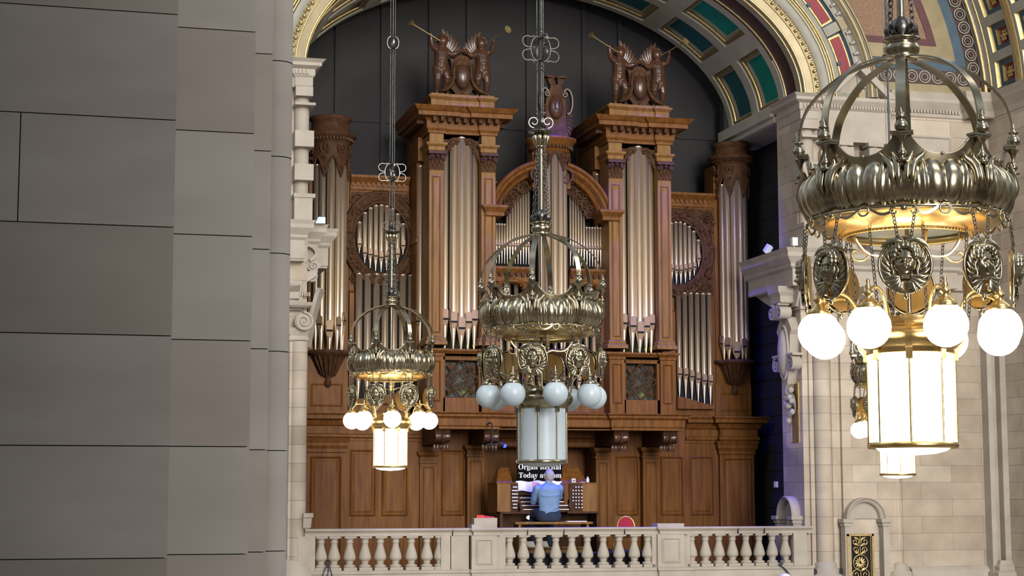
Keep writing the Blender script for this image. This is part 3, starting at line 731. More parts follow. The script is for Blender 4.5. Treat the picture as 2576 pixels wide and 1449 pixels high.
g.tube([(cxg,y-.005,gz0),(cxg,y-.005,gz1-.6)],.008,5); g.tube([(cxg,y-.005,gz1-.34),(cxg,y-.005,gz1)],.008,5)
g.build('scrollwork',['gilt'],t)
# gold plaque on the jamb
g=G(); p0=WX(1991,1000,XR); p1=WX(2011,1000,XR); za_=WX(2000,966,XR)[2]; zb2=WX(2000,1117,XR)[2]
g.panel(min(p0[1],p1[1]),max(p0[1],p1[1]),zb2,za_,XR,prof=((0,0),(0,-.03),(.02,-.035),(.03,-.02)),ax='x',mc=1)
tag(g.build('wall_plaque',['gilt','oldgold'],loc=(XR,27.9,zb2)),'tall narrow gold plaque fixed to the side of the right pier','plaque')
# carved console corbels under the right cornice
def corbel(loc,label,ax,sc=1.0):
    cx_,cy_,cz_=loc   # top centre of the corbel on the wall
    t=thing('carved_corbel',label,'corbel',loc)
    def T(g_):   # build in local frame facing -y, then rotate when it sits on the jamb
        vs=[]
        for v in g_.v:
            x,y,z=v[0]*sc,v[1]*sc,v[2]*sc
            if ax=='x': x,y=y,-x
            vs.append((cx_+x,cy_+y,cz_+z))
        g_.v=vs; return g_
    g=G(); g.box(-.22,.22,-.34,0,-.10,0); g.mould([(-.18,0),(-.18,-.28),(.18,-.28),(.18,0)],[(0,-.28),(.02,-.26),(.02,-.16),(.06,-.10),(0,-.10)])
    g.box(-.18,.18,-.28,0,-.28,-.1); T(g).build('abacus',['stone'],t)
    for s_ in (-1,1):
        g=G(); g.strap(spiral((s_*.15,-.22,-.42),.13,1.7,PI/2,'xz',s_,34,.15),.2,.035,(0,1,0)); g.ball((s_*.15,-.26,-.42),.05,10); T(g).build('volute',['stone'],t)
    g=G()
    out=[(-.14,-.5),(-.30,-.72),(-.24,-.80),(-.20,-1.25),(-.10,-1.6),(0,-1.68),(.10,-1.6),(.20,-1.25),(.24,-.8),(.30,-.72),(.14,-.5)]
    g.prism(out,-.16,0)
    rows=[[(.17*q*cos(a),-.16-.10*(1-q*q)**.5,-1.08+.42*q*sin(a)) for a in [2*PI*j/20 for j in range(20)]] for q in (1,.8,.5,.05)]
    g.grid(rows,0,True,cu=True)
    g.tube([(.18*cos(2*PI*j/24),-.17,-1.08+.44*sin(2*PI*j/24)) for j in range(24)],.025,6,closed=True)
    T(g).build('cartouche',['stone'],t)
    for s_ in (-1,1):
        g=G(); g.strap(spiral((s_*.30,-.12,-1.28),.12,1.6,PI/2,'xz',-s_,30,.15),.16,.03,(0,1,0)); g.box(s_*.30-.12,s_*.30+.12,-.2,0,-1.15,-1.11); T(g).build('side_scroll',['stone'],t)
    g=G()
    for k,(dx,dz,r_) in enumerate(((0,-1.72,.07),(.10,-1.70,.055),(-.10,-1.70,.055),(.05,-1.82,.055),(-.05,-1.82,.055),(.12,-1.88,.05),(-.1,-1.92,.05),(0,-1.95,.06),(.06,-2.08,.05),(.14,-2.06,.05),(0,-2.2,.05))): g.ball((dx,-.1,dz),r_,10)
    for s_ in (-1,1): leaf(g,(0,-.05,-1.75),-PI/2+s_*.9,.35,.07,curl=-s_*.8,bulge=.6)
    T(g).build('fruit_drop',['stone'],t)
    return t
corbel((XR,27.80,zcr-.60),'carved stone corbel with scrolls and oval cartouche on the inner face of the right pier','x',1.02)
corbel((X(2172,YF),YF-.14,zcr-.62),'carved stone corbel above the niche, partly hidden behind the lit chandelier','y',.8)
# small fittings on the cornices
g=G(); xx,yy=X(809,27.5,548),27.5; bxz=zt
g.box(xx-.055,xx+.055,yy-.06,yy+.06,bxz,bxz+.10); g.prism([(xx-.10,bxz),(xx-.055,bxz),(xx-.055,bxz+.10)],yy-.05,yy+.06)
tag(g.build('light_fitting',['boxblue'],loc=(xx,yy,bxz)),'small pale box fitting standing on the left stone cornice','light fitting')
def fitting(px,py,yy,base,label,tilt=0):
    t=thing('floodlight',label,'floodlight',(X(px,yy,py),yy,base)); x=X(px,yy,py)
    g=G(); g.box(-.05,.05,-.05,.04,-.07,.07)
    R=Matrix.Rotation(tilt,4,'X')@Matrix.Rotation(tilt*.6,4,'Y')
    g.v=[tuple(R@Vector(v)+Vector((x,yy,base+.14))) for v in g.v]; g.build('housing',['white'],t)
    g=G(); g.tube([(x,yy,base),(x,yy,base+.1)],.012,8); g.cyl((x,yy,base),.035,0,.012,12); g.build('bracket',['white'],t)
fitting(1998,606,27.5,zcr,'white floodlight on the right stone cornice in front of the rusticated column')
fitting(1932,625,28.4,zcr,'tilted grey-white floodlight at the back of the right pier cornice',.6)
g=G(); x=X(1950,YB-1.5,1221); p=WX(1951,1221,XR+.02); g.box(XR-.0,XR+.03,p[1]-.06,p[1]+.06,p[2]-.05,p[2]+.05)
tag(g.build('wall_switch',['white'],loc=(XR,p[1],p[2]-.05)),'tiny white switch plate on the dark side wall right of the organ','switch')
# ================================================================ THE ORGAN
YT=29.10
def zt_(py): return Z(py,YT,1165)
def pipe(parent,x,y,r,z0,zm,z1,name='organ_pipe',lab=None,ang=0):
    g=G(); n=14
    tip=r*.22
    g.lathe([(tip,z0),(tip,z0+.02),(r*.97,zm-r*.5),(r,zm),(r,z1-.03),(r*1.03,z1-.03),(r*1.03,z1)],(x,y,0),n,0)
    g.add([(x+r*cos(2*PI*j/n),y+r*sin(2*PI*j/n),z1) for j in range(n)],[tuple(range(n))],1)
    # mouth: flat shield with the dark slot under it
    w=r*.80; yy=y-r*1.0
    h=r*2.6
    out=[(-w,0),(w,0),(w,h*.72)]+[(w*cos(a),h*.72+w*.7*sin(a)) for a in (PI/4,PI/2,3*PI/4)]+[(-w,h*.72)]
    vs=[]
    ca,sa=cos(ang),sin(ang)
    def tr(dx,dy,z): return (x+dx*ca-dy*sa,y+dx*sa+dy*ca,z)
    a=[tr(u,-r*1.0-.004,zm+v) for u,v in out]; b=[tr(u,-r*.55,zm+v) for u,v in out]; k=len(out)
    g.add(a+b,[tuple(range(k))]+[(i,(i+1)%k,k+(i+1)%k,k+i) for i in range(k)],2)
    a=[tr(u,-r*1.0-.002,zm+v) for u,v in ((-w,-r*.5),(w,-r*.5),(w,0),(-w,0))]; b=[tr(u,-r*.5,zm+v) for u,v in ((-w,-r*.5),(w,-r*.5),(w,0),(-w,0))]
    g.add(a+b,[(0,1,2,3),(0,1,5,4),(2,3,7,6),(1,2,6,5),(3,0,4,7)],1)
    for s_ in (-1,1):
        a=[tr(s_*w,-r*1.02-.006,zm-r*.5),tr(s_*(w+.008),-r*.9,zm-r*.5),tr(s_*(w+.008),-r*.9,zm+r*1.1),tr(s_*w,-r*1.02-.006,zm+r*1.1)]
        g.add(a,[(0,1,2,3)],2)
    # lower lip
    a=[tr(-w,-r*1.0,zm-r*.5),tr(w,-r*1.0,zm-r*.5),tr(w*.75,-r*.86,zm-r*1.5),tr(0,-r*.84,zm-r*2.0),tr(-w*.75,-r*.86,zm-r*1.5)]
    g.add(a,[(0,1,2,3,4)],2)
    o=g.build(name,['pipe','slot','mouth'],parent)
    if lab: o['label']=lab
    return o
CORN=[(0,-.42),(.03,-.42),(.03,-.38),(.06,-.34),(.06,-.22),(.10,-.18),(.24,-.16),(.24,-.09),(.27,-.07),(.33,0),(0,.01)]
def acanthus(g,cx_,y,z0,z1_,w,mt=0):
    # corinthian capital: bell, leaves, volutes, abacus
    h=z1_-z0
    g.box(cx_-w*.5,cx_+w*.5,y,y+.1,z0,z1_,mt)
    g.box(cx_-w*.66,cx_+w*.66,y-.09,y+.1,z1_-h*.16,z1_,mt)
    for k in range(4): leaf(g,(cx_+w*(k-1.5)*.30,y,z0),PI/2,h*.5,w*.13,mt=mt,bulge=.8,curl=0)
    for k in range(3): leaf(g,(cx_+w*(k-1)*.30,y-.02,z0+h*.25),PI/2,h*.5,w*.14,mt=mt,bulge=.9,curl=0)
    for s_ in (-1,1): g.tube(spiral((cx_+s_*w*.47,y-.07,z0+h*.66),w*.2,1.3,PI/2,'xz',s_,20,.2),w*.06,5,mt)
    g.ball((cx_,y-.09,z0+h*.72),w*.13,8,mt)
def scroll_carving(g,c,r,sg,y,mt=0,leaves=5):
    g.tube(spiral((c[0],y,c[1]),r,1.6,PI/2*sg,'xz',sg,32,.12),[r*.13*(1-.5*i/32) for i in range(33)],6,mt)
    g.ball((c[0],y-.01,c[1]),r*.2,8,mt)
    for k in range(leaves):
        a=2*PI*k/leaves+.4; leaf(g,(c[0]+r*.85*cos(a),y,c[1]+r*.85*sin(a)),a+sg*.9,r*.6,r*.17,mt=mt,curl=sg*.9,bulge=.6)
def tower(px0,px1,label):
    x0=X(px0,YT,600); x1=X(px1,YT,610)
    t=thing('organ_tower',label,'organ case',((x0+x1)/2,YT,zt_(1035)))
    wp=.245; zc0=zt_(277); zimp=zt_(1040)
    a0,a1=x0+wp,x1-wp; cx_=(x0+x1)/2
    # body behind
    g=G(); g.box(x0+.02,x1-.02,YT+.5,YB-.2,zimp,zc0-.02,0); g.box(a0,a1,YT+.42,YT+.5,zt_(880),zc0-.3,1)
    g.build('case_body',['wood','slot'],t)
    for s_,(u0,u1) in ((-1,(x0,a0)),(1,(a1,x1))):
        g=G(); zs,zb1=zt_(432),zt_(868)
        g.box(u0,u1,YT,YT+.5,zb1,zc0-.40,0)
        g.panel(u0+.05,u1-.05,zt_(838),zt_(445),YT,prof=((0,0),(0,-.02),(.012,-.03),(.025,-.006),(.04,-.006)),mt=0)
        g.mould([(u0,YT+.5),(u0,YT),(u1,YT),(u1,YT+.5)],[(.06,zb1),(.06,zb1+.06),(.03,zb1+.08),(.035,zb1+.12),(.0,zb1+.15)])
        g.mould([(u0,YT+.5),(u0,YT),(u1,YT),(u1,YT+.5)],[(0,zt_(383)),(.02,zt_(380)),(.02,zt_(372)),(.06,zt_(366)),(.06,zt_(362)),(0,zt_(360))])
        p=g.build('pilaster',['wood_lt'],t)
        g=G(); acanthus(g,(u0+u1)/2,YT-.01,zt_(430),zt_(384),(u1-u0)*.95); g.build('capital',['carve'],p)
    # entablature with modillions
    g=G(); path=[(x0,YB-.6),(x0,YT),(a0,YT),(a0,YT+.05),(a1,YT+.05),(a1,YT),(x1,YT),(x1,YB-.6)]
    g.mould(path,[(o,zc0+z) for o,z in CORN],0)
    g.box(x0+.01,x1-.01,YT+.06,YB-.6,zc0-.42,zc0-.01,0)
    xx=x0+.02
    while xx<x1-.04:
        dy=0 if (xx<a0-.05 or xx>a1) else .05
        g.box(xx,xx+.065,YT+dy-.20,YT+dy-.03,zc0-.245,zc0-.165,1); xx+=.135
    yy=YT+.1
    while yy<YB-.7: g.box(x0-.20,x0-.03,yy,yy+.06,zc0-.245,zc0-.165,1); g.box(x1+.03,x1+.20,yy,yy+.06,zc0-.245,zc0-.165,1); yy+=.14
    g.build('cornice',['wood','carve'],t)
    g=G(); za0,za1=zc0,zt_(236)
    g.box(x0+.05,x1-.03,YT+.06,YB-.8,za0,za1); 
    for u0,u1 in ((x0+.03,a0+.02),(a1-.02,x1-.01)): g.box(u0,u1,YT+.02,YT+.3,za0,za1)
    g.mould([(x0+.03,YB-.8),(x0+.03,YT+.02),(a0+.02,YT+.02),(a0+.02,YT+.06),(a1-.02,YT+.06),(a1-.02,YT+.02),(x1-.01,YT+.02),(x1-.01,YB-.8)],[(0,za1-.11),(.01,za1-.10),(.05,za1-.06),(.05,za1-.04),(0,za1-.03)])
    g.build('attic_block',['wood_lt'],t)
    # carved arch over the pipes
    g=G(); w=(a1-a0)/2; za=zt_(400)
    arc=[(cx_+w*.97*cos(PI*k/16),YT+.08,za+w*.9*sin(PI*k/16)) for k in range(17)]
    g.tube(arc,.03,6)
    for k in range(17):
        if k in (0,16): continue
        px_,py_,pz_=arc[k]
        if k<16: 
            q=arc[k+1]; g.add([(px_,YT+.1,pz_),(q[0],YT+.1,q[2]),(q[0],YT+.1,zc0-.4),(px_,YT+.1,zc0-.4)],[(0,1,2,3)],0)
    for s_ in (-1,1):
        scroll_carving(g,(cx_+s_*w*.72,zc0-.62),.085,s_,YT+.06)
        leaf(g,(cx_+s_*.02,YT+.05,za+w*.95),(PI/2-s_*1.1),.22,.04,curl=-s_*.9,bulge=.7)
        leaf(g,(cx_+s_*w*.95,YT+.05,za-.05),(PI/2+s_*.1),.35,.035,curl=s_*.6,bulge=.7)
    g.box(a0,a1,YT+.1,YT+.2,zc0-.5,zc0-.4)
    g.build('carved_arch',['carve'],t)
    # five pipes
    tops=[zt_(372),zt_(352),zt_(343),zt_(352),zt_(372)]; mo=[zt_(798),zt_(806),zt_(822),zt_(806),zt_(798)]
    for k in range(5):
        f=(k-2)/2; r=.066 if k!=2 else .072
        pipe(t,cx_+f*(w-.075),YT+.10+.12*f*f,r,zt_(876),mo[k],tops[k])
    # side pipes on the flank
    for k in range(4):
        pipe(t,x0-.02,YT+.62+.14*k,.05,zt_(876),zt_(800),zt_(405+6*k),ang=-.9)
    g=G(); g.box(x0-.08,x0+.02,YB-1.55,YB-.9,zt_(876),zc0-.4); g.box(x0-.09,x0+.02,YT+.5,YB-.9,zt_(395),zc0-.4)
    for zz in (zt_(600),): g.box(x0-.10,x0,YB-1.6,YB-.9,zz,zz+.06)
    g.build('flank_post',['wood'],t)
    # pedestal: ledge, panels and the pierced lattice
    g=G(); zl=zt_(878)
    g.mould([(x0-.02,YB-.6),(x0-.02,YT-.03),(a0,YT-.03),(a0,YT+.02),(a1,YT+.02),(a1,YT-.03),(x1+.02,YT-.03),(x1+.02,YB-.6)],[(0,zl-.13),(.02,zl-.12),(.02,zl-.08),(.07,zl-.03),(.07,zl),(0,zl+.005)])
    g.box(x0-.02,x1+.02,YT+.0,YB-.6,zl-.13,zl)
    for u0,u1 in ((x0-.02,a0),(a1,x1+.02)):
        g.box(u0,u1,YT-.03,YT+.3,zimp,zl-.12)
        g.panel(u0+.05,u1-.05,zimp+.20,zl-.20,YT-.03,prof=((0,0),(0,-.02),(.012,-.03),(.025,-.006),(.04,-.006)))
    g.box(a0,a1,YT+.02,YT+.3,zimp,zt_(1000)); g.box(a0,a1,YT+.02,YT+.3,zt_(905),zl-.1); g.box(a0,a0+.04,YT+.02,YT+.3,zimp,zl); g.box(a1-.04,a1,YT+.02,YT+.3,zimp,zl)
    g.build('pedestal',['wood'],t)
    g=G(); l0,l1=a0+.04,a1-.04; q0,q1=zt_(1000),zt_(905); lx=(l0+l1)/2; lz=(q0+q1)/2; y=YT+.06
    for (A_,B_) in (((l0,lz),(lx,q1)),((lx,q1),(l1,lz)),((l1,lz),(lx,q0)),((lx,q0),(l0,lz)),((l0,q0),(l0,q1)),((l1,q0),(l1,q1)),((l0,q0),(l1,q0)),((l0,q1),(l1,q1))):
        g.tube([(A_[0],y,A_[1]),(B_[0],y,B_[1])],.016,4)
    for s_ in (-1,1):
        scroll_carving(g,(lx+s_*.09,lz+.11),.085,s_,y,leaves=5); scroll_carving(g,(lx+s_*.08,lz-.11),.085,-s_,y,leaves=5); scroll_carving(g,(lx+s_*.16,lz),.06,-s_,y,leaves=4)
        for zz,a in ((q0+.06,PI/2),(q1-.06,-PI/2)): leaf(g,(lx+s_*.20,y,zz),a,.12,.035)
        scroll_carving(g,(lx+s_*.19,q1-.09),.05,s_,y,leaves=2); scroll_carving(g,(lx+s_*.19,q0+.09),.05,-s_,y,leaves=2)
    g.build('pierced_lattice',['carve'],t)
    g=G(); g.box(a0,a1,YT+.2,YT+.22,q0-.02,q1+.02); g.build('lattice_backing',['backgreen'],t)
    point('tower_inner_lamp',(cx_+.1,YT+.13,q0+.1),.35,(.75,.9,.15),.02)
    point('tower_inner_lamp',(cx_,YT+.30,zt_(876)+.05),1.0,(.5,.6,.1),.02)
    return t,x0,x1,a0,a1,cx_
TL=tower(1080,1247,'left tall organ tower with five pale pipes between walnut pilasters and a modillion cornice')
TR=tower(1533,1690,'right tall organ tower with five pale pipes between walnut pilasters and a modillion cornice')
# ---------------------------------------------------------------- centre bay between the towers
YC=29.35
xl,xr=TL[2],TR[1]; xc=X(1404,YC,500); zR=Z(578,YC,1400)
t=thing('organ_centre_bay','arched centre bay of the organ, rows of slim pipes under a broken curved pediment','organ case',(xc,YC,zt_(1040)))
g=G(); g.box(xl,xr,YC+.5,YC+.9,zt_(1040),Z(455,YC)); g.box(xl,xr,YC+.44,YC+.5,zt_(985),Z(470,YC),1)
g.box(xl,xr,YC+.3,YC+.5,Z(462,YC),Z(450,YC),0); g.build('case_body',['wood','slot'],t)
R_o=(xr-xl)/2+.10; cxx=(xl+xr)/2
def parc(s_):
    g=G(); a0,a1=(rad(14),rad(75)) if s_>0 else (rad(166),rad(104))
    n=26; prof=[(1.04,.42),(1.04,-.16),(1.02,-.20),(.99,-.19),(.96,-.14),(.93,-.13),(.90,-.08),(.87,-.07),(.83,-.03),(.82,.05),(.82,.3)]
    zr=Z(572,YC,1400)
    def pt(a,q,y): return (cxx+R_o*q*cos(a),YC+y,zr+R_o*q*sin(a))
    g.grid([[pt(a0+(a1-a0)*k/n,q,y) for q,y in prof] for k in range(n+1)],0,False)
    for k in range(34):
        a=a0+(a1-a0)*(k+.5)/34; p=pt(a,.89,-.09); g.ball(p,.014,6,1)
    # return volute at the broken end
    e=pt(a1,.97,0)
    o1=g.build('curved_pediment',['wood','carve'],t)
    if True:
        g=G(); g.strap(spiral((e[0]-s_*.02,YC-.02,e[2]-.15),.19,1.8,PI/2,'xz',s_,40,.15),.34,.03,(0,1,0)); g.build('end_scroll',['carve'],o1)
    # carved spandrel under the arc
    g=G()
    for k,a in enumerate([a0+(a1-a0)*(j+.5)/5 for j in range(5)]):
        p=pt(a,.745,0); scroll_carving(g,(p[0],p[2]),.10,1 if k%2 else -1,YC+.06,leaves=6)
    g.grid([[pt(a0+(a1-a0)*k/n,q,.12) for q in (.86,.66)] for k in range(n+1)],0,False)
    g.tube([pt(a0+(a1-a0)*k/n,.655+.02*sin(k*1.6),.08) for k in range(n+1)],.022,6)
    g.build('carved_spandrel',['carve'],t)
    g=G(); xe_=cxx+s_*R_o*cos(rad(14)); ze=zr+R_o*sin(rad(14))
    u0,u1=(xe_-.02,xe_+.30) if s_>0 else (xe_-.30,xe_+.02)
    if s_>0: u0=xe_-.20;u1=xe_+.12
    else: u0=xe_-.12;u1=xe_+.20
    g.mould([(u0,YC+.2),(u0,YT-.06),(u1,YT-.06),(u1,YC+.2)],[(0,ze-.16),(.0,ze-.10),(.03,ze-.06),(.06,ze-.02),(.06,ze+.02),(0,ze+.03)])
    g.box(u0,u1,YT-.05,YC+.2,ze-.16,ze+.02); g.build('impost_block',['wood'],t)
parc(-1); parc(1)
zr=Z(572,YC,1400)
def flat(px0,px1,n):
    for k in range(n):
        x=X(px0+(px1-px0)*(k+.5)/n,YC+.1,600); dx=abs(x-cxx); q=.66*R_o
        h=math.sqrt(max(0,q*q-dx*dx)) if dx<q else 0
        pipe(t,x,YC+.18,.0205,Z(662,YC+.1),Z(616,YC+.1),max(zr+h+.03,zr+.05))
flat(1249,1337,13); flat(1435,1532,14)
g=G(); z0=Z(690,YC)
for (pa,pb) in ((xl,X(1338,YC)),(X(1434,YC),xr)):
    g.mould([(pa,YC+.05),(pb,YC+.05)],[(0,z0-.14),(.03,z0-.12),(.03,z0+.0),(.05,z0+.03),(.10,z0+.09),(.10,z0+.13),(0,z0+.14)])
    k=pa+.02
    while k<pb-.05: g.box(k,k+.05,YC-.04,YC+.05,z0-.03,z0+.03,1); k+=.10
    g.box(pa,pb,YC+.05,YC+.30,z0-.14,z0+.14)
    # arcade below: arch board
    m=(pa+pb)/2; hw=min(.26,(pb-pa)/2-.05); za=Z(742,YC)
    n=14; top=[(m+hw*cos(PI*j/n),za+hw*sin(PI*j/n)) for j in range(n+1)]
    for j in range(n):
        (xa,z_a1),(xb_,z_b1)=top[j],top[j+1]; g.box(min(xa,xb_),max(xa,xb_),YC+.06,YC+.18,min(z_a1,z_b1),z0-.13)
    g.box(pa,m-hw,YC+.06,YC+.18,Z(985,YC),z0-.13); g.box(m+hw,pb,YC+.06,YC+.18,Z(985,YC),z0-.13)
    g.grid([[(m+(hw+d)*cos(PI*j/20),YC+.06-e,za+(hw+d)*sin(PI*j/20)) for d,e in ((0,0),(0,.03),(.03,.05),(.06,.03),(.06,0))] for j in range(21)],0,False)
g.build('arcade_board',['wood','carve'],t)
for k in range(14):
    x=X(1252+(1527-1252)*(k+.5)/14,YC+.2,900)
    pipe(t,x,YC+.28,.042,Z(990,YC),Z(952,YC),Z(705,YC))
g=G(); g.box(xl,xr,YC+.02,YC+.9,zt_(1040),Z(988,YC)); g.panel(xl+.1,xr-.1,zt_(1032),Z(996,YC),YC+.02,prof=((0,0),(0,-.015),(.02,-.005))); g.build('base_board',['wood'],t)
# round centre tower
YK=29.35
xk=X(1386,YK,350); zk=Z(352,YK-.3,1385)
t=thing('organ_round_tower','round centre organ tower with dentilled circular cornice behind the unlit chandelier','organ case',(xk,YK,Z(880,YK)))
g=G()
g.lathe([(.30,zk-.20),(.34,zk-.18),(.34,zk-.11),(.38,zk-.08),(.43,zk+.0),(.45,zk+.02),(.45,zk+.05),(.1,zk+.06)],(xk,YK,0),36,0)
for k in range(36):
    a=2*PI*k/36; g.box(xk+.37*cos(a)-.014,xk+.37*cos(a)+.014,YK+.37*sin(a)-.02,YK+.37*sin(a)+.02,zk-.14,zk-.08,1)
for s_ in (-1,1): g.box(xk+s_*.31-.03,xk+s_*.31+.03,YK-.05,YK+.3,Z(470,YK),zk-.18,0)
g.build('round_cornice',['wood','carve'],t)
def canopy(g,x,y,r,zt0,zlo,zhi,mt=0,a0=PI,a1=2*PI,ns=4):
    # pointed drapery of carved wood round a half drum
    n=48; rows=[]
    for j in range(n+1):
        a=a0+(a1-a0)*j/n; ph=(j/n*ns)%1; z=zlo+(zhi-zlo)*(1-abs(2*ph-1)**1.6)
        rows.append([(x+r*cos(a),y+r*sin(a),zt0),(x+r*1.02*cos(a),y+r*1.02*sin(a),(zt0+z)/2),(x+r*cos(a),y+r*sin(a),z)])
    g.grid(rows,mt,False)
    g.tube([(p[2][0],p[2][1],p[2][2]) for p in rows],.022,6,mt)
    for j in range(ns+1):
        a=a0+(a1-a0)*j/ns
        for kk in range(3):
            zz=zt0-.06-(zt0-zlo-.1)*(kk+.4)/3.2
            g.ball((x+(r+.01)*cos(a),y+(r+.01)*sin(a),zz),.035*(1-.2*kk),8,mt)
        for s_ in (-1,1):
            a2=a+s_*.16; g.tube([(x+(r+.015)*cos(a2),y+(r+.015)*sin(a2),zt0-.05),(x+(r+.03)*cos(a2+s_*.05),y+(r+.03)*sin(a2+s_*.05),zt0-.12),(x+(r+.015)*cos(a2-s_*.06),y+(r+.015)*sin(a2-s_*.06),zt0-.2)],.018,5,mt)
g=G(); canopy(g,xk,YK,.31,zk-.18,Z(430,YK),Z(385,YK),ns=3); g.build('carved_canopy',['carve'],t)
for k,a in enumerate((-150,-120,-90,-60,-30)):
    aa=rad(a); pipe(t,xk+.235*cos(aa),YK+.235*sin(aa),.058,Z(880,YK),Z(820+ (10 if k==2 else 0),YK),zk-.2-abs(k-2)*.02,ang=aa+PI/2)
g=G(); zz=Z(880,YK); g.lathe([(.02,zz-.75),(.08,zz-.62),(.06,zz-.55),(.22,zz-.3),(.30,zz-.08),(.36,zz-.04),(.36,zz),(.05,zz)],(xk,YK,0),24); g.build('corbel_base',['carve'],t)
# ---------------------------------------------------------------- round side towers
def round_tower(pxc,r,pyt,pyc0,pyc1,pyv,pym,pyf,pyb,label,pts):
    y=30.25; x=X(pxc,y,600)
    t=thing('organ_round_tower',label,'organ case',(x,y,Z(pyb,y,pxc)))
    q=lambda py: Z(py,y-r,pxc)
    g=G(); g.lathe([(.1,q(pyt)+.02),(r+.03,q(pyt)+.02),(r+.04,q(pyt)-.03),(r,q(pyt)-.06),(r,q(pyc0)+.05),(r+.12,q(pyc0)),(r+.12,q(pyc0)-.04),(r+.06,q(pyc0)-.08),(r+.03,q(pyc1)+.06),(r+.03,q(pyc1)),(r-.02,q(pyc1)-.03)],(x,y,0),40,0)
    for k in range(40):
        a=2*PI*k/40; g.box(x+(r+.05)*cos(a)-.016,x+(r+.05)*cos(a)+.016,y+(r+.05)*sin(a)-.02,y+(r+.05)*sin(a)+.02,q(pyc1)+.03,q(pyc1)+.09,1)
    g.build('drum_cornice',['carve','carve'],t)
    g=G(); canopy(g,x,y,r+.0,q(pyc1),q(pyv+45),q(pyv-5),ns=3,a0=PI+.25,a1=2*PI-.25); g.build('carved_canopy',['carve'],t)
    g=G(); g.box(x-r-.02,x+r+.02,y+.05,y+.5,q(pyb),q(pyc1)); g.build('case_body',['wood'],t)
    for k,a in enumerate(pts):
        aa=rad(a); off=(0,6,22,8,-6,-8)[k%6]
        pipe(t,x+(r-.09)*cos(aa),y+(r-.09)*sin(aa),.058 if k!=2 else .07,q(pyf),q(pym+off),q(pyv+ (12,2,-4,0,14,20)[k%6]),ang=aa+PI/2)
    g=G(); zz=q(pyf)
    g.lathe([(.02,zz-.62),(.06,zz-.58),(.055,zz-.50),(.03,zz-.47),(.10,zz-.42),(r*.55,zz-.24),(r*.85,zz-.08),(r+.06,zz-.05),(r+.06,zz),(.05,zz)],(x,y,0),28)
    for k in range(9):
        a=PI+PI*k/8
        g.tube([(x+(r*.8)*cos(a),y+r*.8*sin(a),zz-.08),(x+(r*.62)*cos(a),y+r*.62*sin(a),zz-.22),(x+.12*cos(a),y+.12*sin(a),zz-.42)],[.03,.025,.01],6)
    g.build('corbel_base',['carve'],t)
    zi_=Z(1048,30.2,1300)+.04
    g=G(); g.box(x-r-.05,x+r+.02,30.27,30.7,zi_,q(pyb)+.1); g.panel(x-r+.04,x+r-.07,zi_+.10,q(pyb)-.05,30.27,prof=((0,0),(0,-.01),(.02,-.02),(.035,-.004),(.05,-.004))); g.build('plinth_panel',['wood'],t)
    return t,x,y
_,RTL,_y=round_tower(829,.33,288,330,352,395,805,878,952,'round side organ tower at the far left, five bronze-toned pipes over a carved corbel',(-165,-130,-95,-62,-35,-12))
_,RTR,_y=round_tower(1842,.31,360,392,410,450,862,906,980,'round side organ tower at the far right with a blue-lit carved corbel base',(-165,-135,-100,-68,-38,-14))
